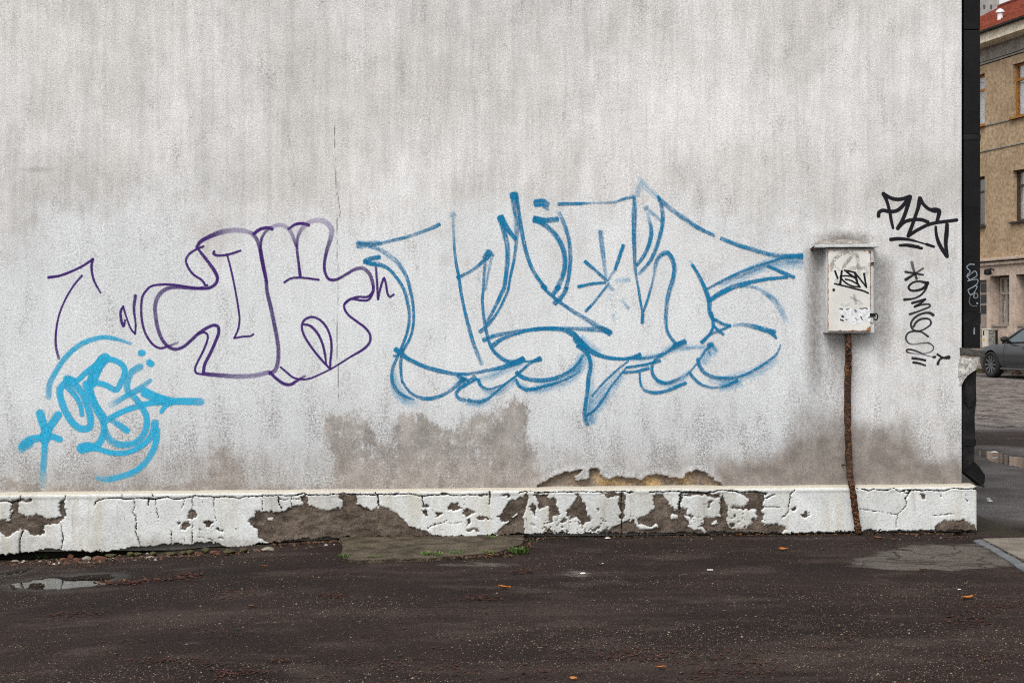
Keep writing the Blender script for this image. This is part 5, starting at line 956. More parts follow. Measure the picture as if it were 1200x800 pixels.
def crumbs():
    V, Fc, r_ = [], [], []
    for (a, b, ya, yb, n, smax) in [(0, 140, 661, 655, 260, .014), (130, 300, 656, 645, 340, .013), (300, 420, 645, 635, 120, .012), (420, 1140, 633, 629, 300, .009), (60, 130, 660, 657, 90, .02)]:
        for _ in range(n):
            t = R.random(); px = a+(b-a)*t; py = ya+(yb-ya)*t+R.gauss(0, 1.8); x, y, z = gnd_pt(px, py)
            if y > D0-PO+.05+x*math.tan(TH): continue
            s = .002+smax*R.random()**3; k = len(V); q = R.random()
            for dx, dy, dz in [(-1,0,0),(0,-.8,0),(1,0,0),(0,.8,0),(-.3,-.2,.9),(.4,.1,.7)]: V.append((x+dx*s*R.uniform(.6,1.2), y+dy*s*R.uniform(.6,1.2), z+.001+dz*s*R.uniform(.5,1))); r_.append(q)
            Fc += [(k, k+1, k+4), (k+1, k+2, k+5), (k+1, k+5, k+4), (k+2, k+3, k+5), (k+3, k, k+4), (k+3, k+4, k+5)]
    m = Mat('rubble_crumbs'); c = m.mix(m.ramp(m.attr('r'), .35, .75), (.035, .026, .018), (.14, .075, .05)); c = m.mix(m.ramp(m.attr('r'), .86, .93), c, (.40, .38, .35))
    tag(mesh_obj('rubble_crumbs', V, Fc, m.done(c, .95), None, False, {'r': r_}), 'crumbs of brick, plaster and soil strewn along the plinth foot', 'rubble', None, 'stuff')
crumbs()
def weed(px, py, w, h, n, label):
    x, y, z = gnd_pt(px, py); sw = w/F*y/2; sh = h/F*y; V, Fc, rr_ = [], [], []
    for i in range(int(n*1.8)):
        a = R.uniform(0, 6.28); d = sw*math.sqrt(R.random())*.8; bx, by = d*math.cos(a), d*math.sin(a)*.7
        L = sh*R.uniform(.3, .85); out = Vector((math.cos(a)*R.uniform(.2, .9), math.sin(a)*R.uniform(.2, .9), 1)).normalized(); side = out.cross(Vector((math.sin(a*3), math.cos(a*3), .3))).normalized()
        b = len(V); r = R.random()
        for t, wd in ((0, .05), (.4, .12), (.75, .17), (1, .02)):
            p = Vector((bx, by, 0))+out*(L*t)-Vector((0, 0, 1))*(L*t*t*.25)
            V.append(tuple(p-side*wd*L*.7)); V.append(tuple(p+side*wd*L*.7)); rr_ += [r, r]
        for k in range(3): Fc.append((b+2*k, b+2*k+1, b+2*k+3, b+2*k+2))
    o = mesh_obj('weed', V, Fc, M_WEED, None, False, {'r': rr_}); o.location = (x, y, z+(.021 if 400 < px < 600 else 0)); tag(o, label, 'weed', 'weeds at the foot of the wall')
for a in [(403,656.5,14,7,26,'small green weed at the left end of the concrete slab'), (436,656.5,18,4,26,'low green weed along the front edge of the slab'), (505,654,26,8,44,'green weed by the slab edge below the big brown patch'), (533,652,22,7,34,'leafy weed right of centre on the slab edge'), (573,651,18,5,26,'sparse weed beside the yellow leaf'), (609,648,22,13,60,'tallest green weed at the right end of the slab'), (575,633,16,5,24,'tiny weed growing against the plinth above the slab'), (625,634,10,3,12,'tiny weed at the plinth right of the slab'), (52,653,22,8,46,'green weed under the plinth left of the brick rubble'), (200,650,5,6,10,'single green sprout in the mossy rubble row')]:
    weed(*a)
M_BUTT = simple('white_scrap', (.55, .55, .54), (.68, .68, .67), 20, .8)
for px, py, w, lab, nm in [(683,672.5,7,'white paper scrap on the worn patch right of the slab','paper_scrap'), (832,669,7,'white cigarette end on the asphalt right of centre','cigarette_end'), (705,661.5,5,'tiny white cigarette end near the plinth right of the slab','cigarette_end'), (712,631,7,'white plaster chip at the plinth foot','plaster_chip'), (1160,587.5,7,'white paper shred behind the plinth corner','paper_scrap'), (1158,585,6,'thin white paper shred beyond the downpipe shoe','paper_scrap'), (1124,691,4,'white pebble left of the curled orange leaf','pebble'), (1165,530,8,'white crumpled wrapper floating in the street puddle','wrapper')]:
    x, y, z = gnd_pt(px, py); s = w/F*y/2; bm = bmesh.new()
    if nm == 'cigarette_end': tube_bm(bm, [(-s, 0, .004), (s*.3, .0, .004), (s, .002, .004)], [.004, .004, .0035], 8)
    else:
        bmesh.ops.create_icosphere(bm, subdivisions=2, radius=1)
        for v in bm.verts: v.co = Vector((v.co.x*s*R.uniform(.75, 1.1), v.co.y*s*.7*R.uniform(.75, 1.1), max(v.co.z, -.1)*s*.4*R.uniform(.6, 1.2)))
    o = bm_obj(nm, bm, M_BUTT); o.location = (x, y, z+.004); o.rotation_euler = (0, 0, R.uniform(-.5, .5)); tag(o, lab, nm.replace('_', ' '))

# ------------------------------------------------------------------ the street beyond the corner
FA = math.radians(15.1); FO = Vector((14.5, 44.0, 0)); ZF = float(gz(14.5, 44))
FDIR = Vector((math.sin(FA), -math.cos(FA), 0))       # along the front, towards the camera
M_COB = simple('worn_cobbles', (.085, .07, .064), (.19, .165, .152), 3, .8, 0, .5, 60, .3, .3)
def cobbles():
    V, Fc = [], []
    nrm = Vector((-FDIR.y, FDIR.x, 0))                 # across the street, away from the front? chosen below
    if nrm.x > 0: nrm = -nrm
    for i in range(-8, 120):
        for j in range(-4, 62):
            s = i*.21+(.1 if j % 2 else 0); w = 4.6+j*.145
            p = FO+FDIR*s+nrm*w
            if p.y < 20.2+.12*math.sin(p.x*3) or p.y > 46 or p.x > p.y*.60 or p.x < p.y*.10: continue
            z = float(gz(p.x, p.y))+.018+R.uniform(-.014, .016)+.02*float(fbm(np.array(p.x*.8), np.array(p.y*.45), 91, 2)-.5); a, b_ = .097*R.uniform(.88, 1.03), .066*R.uniform(.88, 1.03)
            b = len(V)
            for k, zz in ((1, -.05), (1, .0), (.72, .014)):
                for sx, sy in ((-1,-1),(1,-1),(1,1),(-1,1)):
                    q = p+FDIR*(sx*a*k)+nrm*(sy*b_*k); V.append((q.x, q.y, z+zz+R.uniform(-.003, .003)))
            for r in (0, 4):
                for k in range(4): Fc.append((b+r+k, b+r+(k+1) % 4, b+r+4+(k+1) % 4, b+r+4+k))
            Fc.append((b+8, b+9, b+10, b+11))
    o = mesh_obj('cobblestones', V, Fc, M_COB); tag(o, 'worn grey cobblestone paving of the side street', 'cobblestones', None, 'stuff')
cobbles()
# pavement with a kerb in front of the house
M_PAVE = simple('grey_pavement', (.11, .1, .09), (.17, .155, .14), 3, .9, 0, .4, 50)
def fpt(t, s, z): p = FO+FDIR*t+Vector((-FDIR.y, FDIR.x, 0))*s*(1 if (-FDIR.y) > 0 else -1); return (p.x, p.y, z)   # s>0 behind the front
pv = bmesh.new()
ts = np.linspace(-30, 34, 80)
rows = []
for s, dz in ((-1.1, -.06), (-1.1, .11), (-.95, .12), (.2, .14)):
    rows.append([pv.verts.new(fpt(t, s, float(gz(*fpt(t, -1.1, 0)[:2]))+dz)) for t in ts])
for A, B in zip(rows[:-1], rows[1:]):
    for k in range(len(ts)-1): pv.faces.new((A[k], A[k+1], B[k+1], B[k]))
o = bm_obj('pavement', pv, M_PAVE); o['kind'] = 'structure'

M_FAC = simple('tan_roughcast', (.315, .225, .142), (.41, .30, .195), 1.2, .92, 0, .6, 9, .15, .35)
M_FAC2 = simple('pink_grey_render', (.40, .315, .255), (.50, .40, .33), 1.5, .9, 0, .4, 9, .15, .22)
M_FRIEZE = simple('grey_frieze', (.22, .195, .165), (.31, .285, .245), 2, .9, 0, .4, 12, .15, .3)
M_CORN = simple('pale_cornice', (.60, .52, .40), (.74, .66, .53), 3, .85, 0, .3, 12, .2, .25)
M_OCHRE = simple('varnished_window_wood', (.24, .095, .02), (.34, .15, .035), 6, .6)
M_DKWOOD = simple('dark_window_wood', (.035, .028, .025), (.06, .05, .045), 6, .6)
M_GREYWOOD = simple('grey_brown_joinery', (.22, .18, .15), (.30, .25, .21), 6, .7)
M_RED = simple('red_roof_tiles', (.20, .045, .025), (.31, .085, .05), 3, .8, 0, .5, 10, .2, .3)
M_LACE = simple('net_curtain', (.50, .54, .56), (.66, .69, .70), 3, .8, 0, .4, 12)
M_DARK = simple('dark_interior', (.015, .014, .014), (.03, .028, .026), 3, .9)
M_GREYHOUSE = simple('grey_cement_gable', (.26, .24, .232), (.34, .318, .31), .8, .95, 0, .3, 3)
M_ZINC = simple('bright_zinc', (.62, .64, .66), (.75, .77, .79), 8, .45, .1)
th = empty('street_house', fpt(0, 0, ZF)[:3], 0)
th.rotation_euler = (0, 0, math.atan2(FDIR.y, FDIR.x))
tag(th, 'tan roughcast street house with red tiled roof beyond the corner', 'house')
# local frame of the house: x along the front towards the camera, +y = ? choose sign so that -y faces the street
_loc_y = Vector((-FDIR.y, FDIR.x, 0)); SGN = 1 if _loc_y.x > 0 else -1      # +y (SGN) points behind the front
def hb(name, mat, parent, t0, t1, s0, s1, z0, z1, bev=0.):
    ya, yb = sorted((s0*SGN, s1*SGN)); return box(name, mat, parent, t0, t1, ya, yb, z0-ZF, z1-ZF, bev)
PER = 2.59; W0, W1 = 1.65, 2.80
wins = [(k*PER+W0, k*PER+W1) for k in range(-7, 7)]
T0, T1 = -18.0, 20.5
def facade(name, mat, za, zb, openings, s0=0., thick=.35):
    """wall strip between za and zb with rectangular openings (t0,t1,z0,z1)"""
    tsx = sorted({T0, T1, *[v for o in openings for v in o[:2]]}); zsx = sorted({za, zb, *[v for o in openings for v in o[2:]]})
    bm = bmesh.new(); vd = {}
    def v(t, s, z):
        k = (round(t, 4), s, round(z, 4))
        if k not in vd: vd[k] = bm.verts.new((t, s*SGN, z-ZF))
        return vd[k]
    def hole(t, z): return any(o[0] < t < o[1] and o[2] < z < o[3] for o in openings)
    for i in range(len(tsx)-1):
        for j in range(len(zsx)-1):
            if hole((tsx[i]+tsx[i+1])/2, (zsx[j]+zsx[j+1])/2): continue
            bm.faces.new((v(tsx[i], s0, zsx[j]), v(tsx[i+1], s0, zsx[j]), v(tsx[i+1], s0, zsx[j+1]), v(tsx[i], s0, zsx[j+1])))
    for o in openings:
        q = [(o[0], o[2]), (o[1], o[2]), (o[1], o[3]), (o[0], o[3])]
        for k in range(4):
            a, b = q[k], q[(k+1) % 4]
            bm.faces.new((bm.verts.new((a[0], s0*SGN, a[1]-ZF)), bm.verts.new((b[0], s0*SGN, b[1]-ZF)), bm.verts.new((b[0], (s0+thick)*SGN, b[1]-ZF)), bm.verts.new((a[0], (s0+thick)*SGN, a[1]-ZF))))
    return bm_obj(name, bm, mat, th)
Z2a, Z2b, Z1a, Z1b = 7.76, 9.34, 4.66, 6.18
op = [(a, b, Z2a, Z2b) for a, b in wins]+[(a, b, Z1a, Z1b) for a, b in wins]
facade('upper_wall', M_FAC, 3.62, 9.62, op)
gper = 1.30
gw = [(a, a+.98) for a in [1.87+k*gper for k in range(0, 13)]]+[(.58, 1.56)]+[(-.9-k*2.2, .1-k*2.2) for k in range(1, 7)]
DOOR = (-.72, .40)
opg = [(a, b, 1.56, 3.08) for a, b in gw]+[(DOOR[0], DOOR[1], ZF+.2, 2.98)]
facade('lower_wall', M_FAC2, ZF-.2, 3.40, opg, -.06, .36)
hb('frieze', M_FRIEZE, th, T0, T1, -.03, .3, 9.62, 10.12)
hb('string_course', M_FAC2, th, T0, T1, -.13, .2, 3.40, 3.50, .02); hb('string_course', M_FAC2, th, T0, T1, -.20, .2, 3.53, 3.62, .02)
hb('groove', M_DARK, th, T0, T1, -.012, .01, 9.60, 9.635); hb('groove', M_FRIEZE, th, T0, T1, -.03, .01, 7.70, 7.745); hb('groove', M_FRIEZE, th, T0, T1, -.03, .01, 6.93, 6.965)
bm = bmesh.new(); prism = [(.0, 10.10), (-.36, 10.13), (-.42, 10.15), (-.42, 10.46), (.2, 10.46)]
a = [bm.verts.new((T0, s*SGN, z-ZF)) for s, z in prism]; b = [bm.verts.new((T1, s*SGN, z-ZF)) for s, z in prism]; bm.faces.new(a); bm.faces.new(b[::-1])
for i in range(5): bm.faces.new((a[i], b[i], b[(i+1) % 5], a[(i+1) % 5]))
bm_obj('cornice', bm, M_CORN, th)
# roof: courses of tiles as low steps up to the ridge
bm = bmesh.new(); RE0, RZ0, RE1, RZ1 = -.50, 10.49, 4.0, 12.72; nC = 22; TR0 = -4.96
for k in range(nC):
    f0, f1 = k/nC, (k+1)/nC
    s0_, s1_ = RE0+(RE1-RE0)*f0, RE0+(RE1-RE0)*f1; z0_, z1_ = RZ0+(RZ1-RZ0)*f0, RZ0+(RZ1-RZ0)*f1
    pr = [(s0_, z0_), (s0_, z0_+.045), (s1_+.03, z1_+.012), (s1_+.03, z1_-.06)]
    a = [bm.verts.new((TR0, s*SGN, z-ZF)) for s, z in pr]; b = [bm.verts.new((T1, s*SGN, z-ZF)) for s, z in pr]
    for i in range(4): bm.faces.new((a[i], b[i], b[(i+1) % 4], a[(i+1) % 4]))
    bm.faces.new(a); bm.faces.new(b[::-1])
roof = bm_obj('roof', bm, M_RED, th)
bm = bmesh.new(); tube_bm(bm, [(TR0, RE1*SGN, RZ1-ZF+.03), (T1, RE1*SGN, RZ1-ZF+.03)], .09, 8); bm_obj('ridge_cap', bm, M_RED, roof, True)
bm = bmesh.new()
v_ = [bm.verts.new((t, s*SGN, z-ZF)) for t, s, z in [(TR0, RE0, RZ0), (T0, RE0, RZ0), (T0, RE1+1, 11.55), (TR0, RE1+1, 11.55)]]; bm.faces.new(v_); bm_obj('lower_roof', bm, M_RED, roof)
bm = bmesh.new()
v_ = [bm.verts.new((t, s*SGN, z-ZF)) for t, s, z in [(TR0, RE1, RZ1), (T1, RE1, RZ1), (T1, 9, 10.2), (TR0, 9, 10.2)]]; bm.faces.new(v_); bm_obj('rear_slope', bm, M_RED, roof)
hb('gutter', M_DARK, th, T0, T1, -.55, -.43, 10.44, 10.50)
# vent pipe on the roof
def facade_t(px, s): 
    dx = (px-600)/F; o = Vector(fpt(0, s, 0)); return (dx*o.y-o.x)/(FDIR.x-dx*FDIR.y)
vt = facade_t(1172, .55); vd_ = fpt(vt, .55, 0)[1]; vz = EYE+(HY-25.5)/F*vd_; vz2 = EYE+(HY-14.5)/F*vd_
vent = bmesh.new(); tube_bm(vent, [(vt, .55*SGN, vz-ZF-.2), (vt, .55*SGN, vz2-ZF)], .085, 14); vp = bm_obj('vent_pipe', vent, M_ZINC, roof, False)
vent = bmesh.new(); tube_bm(vent, [(vt, .55*SGN, vz2-ZF-.02), (vt, .55*SGN, vz2-ZF+.04), (vt, .55*SGN, vz2-ZF+.10)], [.135, .125, .05], 14); bm_obj('vent_cap', vent, M_ZINC, roof, False)
def window(t0, t1, z0, z1, s, wood, curtain, parent=th, trans=.70, sill=None):
    w = empty('window', (0, 0, 0), 0, parent); fr = .07
    def b(n, m, *a): return hb(n, m, w, *a)
    bm = bmesh.new()
    for (a, c, d, e) in [(t0, t1, z0, z0+fr), (t0, t1, z1-fr, z1), (t0, t0+fr, z0+fr, z1-fr), (t1-fr, t1, z0+fr, z1-fr), ((t0+t1)/2-.04, (t0+t1)/2+.04, z0+fr, z1-fr), (t0+fr, (t0+t1)/2-.04, z0+(z1-z0)*trans-.035, z0+(z1-z0)*trans+.035), ((t0+t1)/2+.04, t1-fr, z0+(z1-z0)*trans-.035, z0+(z1-z0)*trans+.035)]:
        box_bm(bm, a, c, min(s*SGN, (s+.07)*SGN), max(s*SGN, (s+.07)*SGN), d-ZF, e-ZF)
    bm_obj('frame', bm, wood, w)
    zm = z0+(z1-z0)*trans
    for (a, c) in ((t0+fr, (t0+t1)/2-.04), ((t0+t1)/2+.04, t1-fr)):
        for (d, e) in ((z0+fr, zm-.035), (zm+.035, z1-fr)): b('pane', M_GLASSPANE, a, c, s+.03, s+.04, d, e)
    b('curtain', curtain, t0+.02, t1-.02, s+.12, s+.13, z0+.02, z1-.02)
    if sill: b('sill', sill, t0-.07, t1+.07, -.10, s, z0-.06, z0-.002)
    return w
gm = Mat('clear_pane'); tr_ = gm.n.new('ShaderNodeBsdfTransparent'); gl_ = gm.n.new('ShaderNodeBsdfGlossy'); gl_.inputs['Roughness'].default_value = .03; mx_ = gm.n.new('ShaderNodeMixShader'); mx_.inputs[0].default_value = .22
gm.l.new(tr_.outputs[0], mx_.inputs[1]); gm.l.new(gl_.outputs[0], mx_.inputs[2]); gm.l.new(mx_.outputs[0], gm.out.inputs[0]); M_GLASSPANE = gm.m
near = lambda a: -12 < a < 16
for i, (a, b) in enumerate(wins):
    if not near(a): continue
    window(a, b, Z2a, Z2b, .10, M_OCHRE, M_LACE, sill=M_OCHRE); window(a, b, Z1a, Z1b, .14, M_DKWOOD, M_LACE if i % 2 else M_DARK, sill=M_DKWOOD)
for a, b in gw:
    if not near(a): continue
    window(a+.18, b-.16, 1.60, 3.04, .17, M_GREYWOOD, M_LACE, trans=.66, sill=M_GREYWOOD)
    hb('window_panel', M_FAC2, th, a+.05, b-.05, -.085, -.05, .80, 1.32, .02)
for a, b in wins+gw:
    if not near(a): hb('window_back', M_DARK, th, a, b, .2, .25, 1.5 if b-a < 1 else Z1a, 3.1 if b-a < 1 else Z1b)
hb('interior_wall', M_DARK, th, T0, T1, .36, .40, ZF, 10.1)
dr = hb('door', M_GREYWOOD, th, DOOR[0], DOOR[1], .06, .12, ZF+.2, 2.98)
for k in range(2):
    for j in range(3): hb('door_pane', M_GLASSDK, dr, DOOR[0]+.12+k*.52, DOOR[0]+.54+k*.48, .045, .0595, 1.95+j*.33, 2.20+j*.33)
    for j in range(2): hb('door_panel', M_GREYWOOD, dr, DOOR[0]+.12+k*.52, DOOR[0]+.54+k*.48, .04, .0595, ZF+.35+j*.72, ZF+.92+j*.72, .01)
lt = facade_t(1158.5, -.25)
bm = bmesh.new(); lx, lz = lt, EYE+(HY-318)/F*43.6-ZF
tube_bm(bm, [(lx, 0, lz+.02), (lx, -.2*SGN, lz+.06), (lx, -.28*SGN, lz+.03)], .02, 8); arm = bmesh.new(); lamp = bm_obj('wall_lamp', bm, M_BLACK2, th)
tube_bm(arm, [(lx, -.28*SGN, lz+.06), (lx, -.28*SGN, lz+.02), (lx, -.28*SGN, lz-.10), (lx, -.28*SGN, lz-.13)], [.04, .11, .12, .05], 12); bm_obj('lamp_shade', arm, M_BLACK2, lamp)
# street posts by the kerb
M_POSTW = simple('pale_cabinet', (.55, .52, .44), (.64, .61, .53), 5, .6); M_ORANGE = simple('orange_sticker', (.75, .33, .03), (.8, .4, .05), 5, .6); M_MOTTLE = simple('mottled_concrete_post', (.05, .05, .048), (.34, .33, .31), 22, .9, 0, .3, 40)
def post(px0, px1, pytop, s, name, mat, label, cat):
    t0 = facade_t(px0, s); t1 = facade_t(px1, s); d = fpt((t0+t1)/2, s, 0)[1]; zt = EYE+(HY-pytop)/F*d
    zb = float(gz(*fpt(t0, -1.1, 0)[:2]))+.115
    r = empty(name, fpt((t0+t1)/2, s, zb), math.atan2(FDIR.y, FDIR.x)); w = abs(t1-t0)/2
    box('body', mat, r, -w, w, -.09, .09, 0, zt-zb-.03, .01); box('cap', mat, r, -w-.012, w+.012, -.10, .10, zt-zb-.03, zt-zb, .008)
    tag(r, label, cat); return r, w, zt-zb
r, w, h_ = post(1154, 1158, 385, -.6, 'cable_cabinet', M_POSTW, 'slim pale cable cabinet with an orange sticker before the house door', 'cabinet')
ya = -.093 if SGN > 0 else .09
box('sticker', M_ORANGE, r, -w*.4, w*.5, min(ya, ya+.003), max(ya, ya+.003), h_-.36, h_-.28)
box('lock', M_BLACK, r, -w*.4, w*.3, min(ya, ya+.003), max(ya, ya+.003), h_-.2, h_-.06)
post(1159.5, 1163.5, 386, -.5, 'concrete_post', M_MOTTLE, 'mottled grey post beside the pale cabinet', 'post')
post(1164.5, 1166.3, 386.5, -.35, 'steel_post', M_BLACK2, 'thin dark post right of the mottled post', 'post')
# overhead cable
cb = bmesh.new()
A = Vector(fpt(-6, -.6, 10.2)); B_ = Vector((12.0, 25.0, 7.6)); pts = [A.lerp(B_, k/16)-Vector((0, 0, .5*math.sin(math.pi*k/16))) for k in range(17)]
tube_bm(cb, pts, .012, 6); tag(bm_obj('overhead_cable', cb, M_BLACK), 'thin black cable crossing in front of the tan house', 'cable')
# grey building behind, closing the view
gh = empty('rear_building', (0, 0, 0)); tag(gh, 'grey cement gable building rising behind the red roof', 'building')
xr = 571/F*72; box('wall', M_GREYHOUSE, gh, 5.0, xr, 72, 84, 0, 26)
for px in (1153.5, 1161.5):
    box('window', M_GLASSDK, gh, (px-601.2)/F*72, (px-599.4)/F*72, 71.95, 72.03, EYE+(HY-10)/F*72, EYE+(HY-6)/F*72)
for px in (1100, 1120, 1137, 1153.5, 1162):
    for zr in (5.2, 8.5, 11.8, 15.0, 21.2):
        xw = (px-600.3)/F*72; box('window', M_GLASSDK, gh, xw-.45, xw+.45, 71.95, 72.03, zr-.7, zr+.7)
box('roof', M_RED, gh, 4.6, xr+.3, 71.6, 84.4, 26, 26.4)
# bare tree against the sky
M_BARK = simple('bare_bark', (.035, .03, .026), (.07, .06, .052), 8, .9)
def tree(px, dist, h, label):
    x = (px-600)/F*dist; z = float(gz(x, dist)); root = empty('bare_tree', (x, dist, z)); rr = random.Random(5); bm = bmesh.new()
    def grow(p, d, L, r, lev):
        q = p+d*L; tube_bm(bm, [p, p.lerp(q, .5)+Vector((rr.gauss(0, .03)*L, rr.gauss(0, .03)*L, 0)), q], [r, r*.85, r*.65], 6 if lev < 3 else 4)
        if lev >= 6: return
        for k in range(3 if lev < 5 else 2):
            nd = (d+Vector((rr.gauss(0, .5), rr.gauss(0, .5), rr.uniform(-.05, .45)))).normalized(); grow(p+d*L*rr.uniform(.6, 1), nd, L*rr.uniform(.6, .8), r*.6, lev+1)
    tr = bmesh.new(); tube_bm(tr, [(0,0,-.1), (0,0,h*.3)], [.3, .22], 10); bm_obj('trunk', tr, M_BARK, root)
    grow(Vector((0,0,h*.28)), Vector((0,0,1)), h*.2, .2, 0); bm_obj('crown', bm, M_BARK, root)
    tag(root, label, 'tree')
tree(1192, 70, 19, 'bare tree whose twigs show above the red roof ridge')

# ------------------------------------------------------------------ parked car
def m_carpaint():
    m = Mat('grey_metallic_paint'); m.done((.055, .057, .063), .28, None, .35, .6); m.b.inputs['Coat Weight'].default_value = .7; m.b.inputs['Coat Roughness'].default_value = .06; return m.m
M_CAR = m_carpaint(); M_TYRE = simple('tyre_rubber', (.012, .012, .012), (.022, .021, .021), 20, .85); M_RIM = Mat('alloy_rim').done((.22, .22, .23), .35, None, .8, .5); M_CGLASS = Mat('tinted_car_glass').done((.09, .12, .13), .04, None, .2, .9); M_LAMP = Mat('headlight_lens').done((.6, .62, .65), .1, None, .2, .7); M_TAIL = Mat('tail_light_lens').done((.25, .01, .01), .15, None, 0, .6); M_CHROME = Mat('chrome_trim').done((.6, .6, .6), .15, None, 1., .5); M_TRIM = simple('black_trim', (.012, .012, .012), (.02, .02, .02), 10, .6)
def car():
    # front axle from the photo, body parallel to the house front; local +x = forward (away from the camera)
    d = 38.0; x = (1163.5-600)/F*d; z = float(gz(x, d))
    ang = math.atan2(-FDIR.y, -FDIR.x)
    fwd = Vector((-FDIR.x, -FDIR.y, 0)); org = Vector((x, d, 0))-fwd*1.40+Vector((fwd.y, -fwd.x, 0))*.82
    root = empty('parked_car', (org.x, org.y, z), ang); tag(root, 'dark grey parked car at the far kerb of the cobbled street', 'car')
    XA = (1.40, -1.42); RW = .345
    n = 120; xs = np.linspace(-2.32, 2.32, n); V = []; rings = []
    def top(x):
        return float(np.interp(x, [-2.32,-2.1,-1.5,-1.0,0,.85,1.2,1.8,2.15,2.32], [.86,1.04,1.08,1.02,.97,.95,.93,.86,.77,.62]))
    def bot(x):
        b = float(np.interp(x, [-2.32,-2.1,-1.9,1.9,2.15,2.32], [.42,.27,.21,.19,.22,.40]))
        for xc in XA:
            q = .40**2-(x-xc)**2
            if q > 0: b = max(b, .335+math.sqrt(q))
        return b
    def hw(x): return .915*float(np.interp(abs(x), [0,1.2,1.7,2.0,2.2,2.32], [1,.995,.96,.89,.76,.56]))
    zz = np.linspace(0, 1, 9)
    for x_ in xs:
        b, t, w = bot(x_), top(x_), hw(x_); t = max(t, b+.03); ring = []
        for f in zz:
            z_ = b+(t-.05-b)*f; k = 1-.10*((z_-.58)/.45)**2-(.05 if z_ < .3 else 0); ring.append((x_, w*k, z_))
        ws = ring[-1][1]
        for f in (.93, .75, .45, 0): ring.append((x_, ws*f, t-.05+.05*(1-f**3)+.0))
        full = ring+[(p[0], -p[1], p[2]) for p in ring[-2::-1]]
        rings.append(full)
    m_ = len(rings[0]); V = [p for r in rings for p in r]
    Fc = [(i*m_+j, (i+1)*m_+j, (i+1)*m_+j+1, i*m_+j+1) for i in range(n-1) for j in range(m_-1)]
    Fc += [tuple(range(m_)), tuple(range((n-1)*m_, n*m_))[::-1]]
    mesh_obj('body', V, Fc, M_CAR, root, True)
    # dark underside and wheel wells
    bm = bmesh.new(); box_bm(bm, -2.05, 2.05, -.72, .72, .22, .8); bm_obj('underbody', bm, M_TRIM, root)
    # greenhouse
    B = [(.98, .76, .95), (-1.75, .74, 1.06)]; roofz = 1.425
    lo = lambda x_, s: (x_, s*.80*(1 if x_ < .6 else .97), top(x_)-.02)
    hi = lambda x_, s: (x_, s*.56, roofz-.05*((x_+.45)/.9)**2)
    bx = [1.02, .35, -.35, -1.05, -1.78]; tx = [.22, .05, -.40, -.85, -1.02]
    for s, in ((1,), (-1,)):
        V = []; Fc = []
        for k in range(5): V += [lo(bx[k], s), hi(tx[k], s)]
        for k in range(4): Fc.append((2*k, 2*k+1, 2*k+3, 2*k+2))
        mesh_obj('side_window', V, Fc, M_CGLASS, root)
        bm = bmesh.new()
        for k, r_ in ((0, .035), (2, .03), (4, .06)): tube_bm(bm, [lo(bx[k], s*1.005), hi(tx[k], s*1.01)], r_, 8)
        tube_bm(bm, [hi(tx[k], s*1.0) for k in range(5)], .035, 8); bm_obj('pillars', bm, M_CAR, root, True)
        bm = bmesh.new(); tube_bm(bm, [(lo(x_, s)[0], lo(x_, s)[1]*1.03, lo(x_, s)[2]) for x_ in np.linspace(.9, -1.6, 8)], .012, 6); bm_obj('window_trim', bm, M_TRIM, root)
        # mirror
        bm = bmesh.new(); bmesh.ops.create_icosphere(bm, subdivisions=3, radius=1)
        for v in bm.verts: v.co = Vector((.62+v.co.x*.09, s*(.99)+v.co.y*.12, 1.02+v.co.z*.075))
        mi = bm_obj('mirror', bm, M_TRIM, root, True); bm = bmesh.new(); tube_bm(bm, [(.64, s*.80, .95), (.63, s*.93, .98)], .03, 8); bm_obj('mirror_arm', bm, M_TRIM, mi)
        box('sill_strip', M_CHROME, root, -1.0, .98, s*.875-.012, s*.875+.012, .235, .262, .004)
        for xg in (.80, -.28, -1.22):
            bm = bmesh.new(); pts = [(xg-.03*((q-.6)/.4)**2, s*(hw(xg)*(1-.10*((q-.58)/.45)**2)+.0005), q) for q in np.linspace(.30, top(xg)-.06, 9)]; tube_bm(bm, pts, .004, 4); bm_obj('door_gap', bm, M_TRIM, root)
        for xh in (-.12, -1.08): box('door_handle', M_CAR, root, xh-.09, xh+.09, s*.905-.02, s*.905+.02, .80, .83, .008)
        bm = bmesh.new(); bmesh.ops.create_icosphere(bm, subdivisions=2, radius=1)
        for v in bm.verts: v.co = Vector((2.12+v.co.x*.13, s*.62+v.co.y*.15, .66+v.co.z*.07))
        bm_obj('headlight', bm, M_LAMP, root, True)
        bm = bmesh.new(); bmesh.ops.create_icosphere(bm, subdivisions=2, radius=1)
        for v in bm.verts: v.co = Vector((-2.22+v.co.x*.09, s*.60+v.co.y*.18, .84+v.co.z*.08))
        bm_obj('tail_light', bm, M_TAIL, root, True)
    mesh_obj('windscreen', [lo(1.02, 1), lo(1.02, -1), hi(.22, -1), hi(.22, 1)], [(0,1,2,3)], M_CGLASS, root); mesh_obj('rear_window', [lo(-1.78, 1), lo(-1.78, -1), hi(-1.02, -1), hi(-1.02, 1)], [(0,1,2,3)], M_CGLASS, root)
    V = []; tx2 = np.linspace(.24, -1.04, 9); 
    for x_ in tx2:
        for q in np.linspace(-1, 1, 7): V.append((x_, q*.575, roofz-.05*((x_+.45)/.9)**2+.035*(1-q*q)))
    mesh_obj('roof', V, [(i*7+j, i*7+j+1, (i+1)*7+j+1, (i+1)*7+j) for i in range(8) for j in range(6)], M_CAR, root, True)
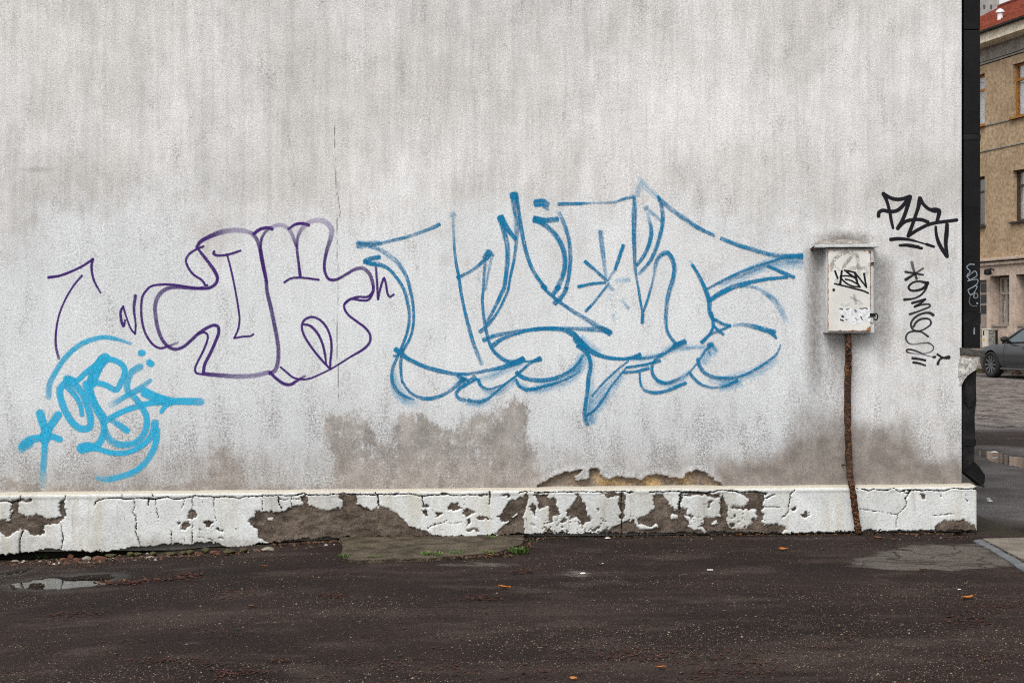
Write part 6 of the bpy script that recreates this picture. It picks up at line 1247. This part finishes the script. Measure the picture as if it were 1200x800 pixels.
    for xc in XA:
        for s in (1, -1):
            wh = empty('wheel', (xc, s*.80, RW), 0, root)
            bm = bmesh.new(); pr = [(-.10, .235), (-.11, .30), (-.10, .335), (-.06, RW), (.06, RW), (.10, .335), (.11, .30), (.10, .235)]; N = 36; rg = []
            for k in range(N):
                a = 2*math.pi*k/N; rg.append([bm.verts.new((r_*math.cos(a), y_, r_*math.sin(a))) for y_, r_ in pr])
            for k in range(N):
                for j in range(8): bm.faces.new((rg[k][j], rg[(k+1) % N][j], rg[(k+1) % N][(j+1) % 8], rg[k][(j+1) % 8]))
            bm_obj('tyre', bm, M_TYRE, wh, True)
            bm = bmesh.new(); ys = s*.09
            for k in range(10):
                a = 2*math.pi*k/10; c_, s_ = math.cos(a), math.sin(a)
                r = bmesh.ops.create_cube(bm, size=1.0)
                for v in r['verts']:
                    rr_ = .03+(v.co.x+.5)*.205; wd = .018+.012*(v.co.x+.5); px_, pz_ = rr_, v.co.z*wd*2; v.co = Vector((px_*c_-pz_*s_, ys+v.co.y*.02-s*.02*(1-(rr_/.235)), px_*s_+pz_*c_))
            tube_bm(bm, [(0, ys-.03*s, 0), (0, ys+.0*s, 0)], .055, 14)
            for k in range(N):
                a0, a1 = 2*math.pi*k/N, 2*math.pi*(k+1)/N
                q = [bm.verts.new((r_*math.cos(a), y_, r_*math.sin(a))) for a, r_, y_ in ((a0, .24, ys), (a1, .24, ys), (a1, .222, ys+.006*s), (a0, .222, ys+.006*s))]; bm.faces.new(q)
                q = [bm.verts.new((r_*math.cos(a), y_, r_*math.sin(a))) for a, r_, y_ in ((a0, .236, ys-.16*s), (a1, .236, ys-.16*s), (a1, .24, ys), (a0, .24, ys))]; bm.faces.new(q)
            bm_obj('rim', bm, M_RIM, wh)
            bm = bmesh.new(); tube_bm(bm, [(0, s*-.05, 0), (0, s*-.02, 0)], .2, 20); bm_obj('brake_disc', bm, M_TRIM, wh)
    box('number_plate', M_POSTW, root, -2.335, -2.325, -.26, .26, .62, .73, .003)
car()
# leaves and grass at the far kerb
V, Fc, rr_ = [], [], []
for _ in range(2600):
    t = R.uniform(-14, 16); s = -1.1-abs(R.gauss(0, .35)); p = fpt(t, s, 0); z = float(gz(p[0], p[1]))+.02+R.uniform(0, .06); q = R.uniform(.03, .07); a = R.uniform(0, 6.3); b = len(V); r = R.random()
    for k in range(4): V.append((p[0]+q*math.cos(a+k*1.57), p[1]+q*math.sin(a+k*1.57), z+R.uniform(0, .04))); rr_.append(r)
    Fc.append((b, b+1, b+2, b+3))
o = mesh_obj('kerb_leaf_litter', V, Fc, M_DRY, None, False, {'r': rr_}); tag(o, 'brown leaves drifted along the far kerb by the car', 'leaf litter', None, 'stuff')
V, Fc, rr_ = [], [], []
for _ in range(1500):
    t = R.uniform(-9, 2); s = -1.15-abs(R.gauss(0, .22)); p = fpt(t, s, 0); z = float(gz(p[0], p[1])); h_ = R.uniform(.06, .2); b = len(V); r = R.random(); lx_ = R.gauss(0, .04)
    V += [(p[0]-.008, p[1], z), (p[0]+.008, p[1], z), (p[0]+lx_, p[1], z+h_)]; rr_ += [r]*3; Fc.append((b, b+1, b+2))
o = mesh_obj('kerb_grass', V, Fc, M_WEED, None, False, {'r': rr_}); tag(o, 'grass tufts along the far kerb in front of the car', 'grass', None, 'stuff')
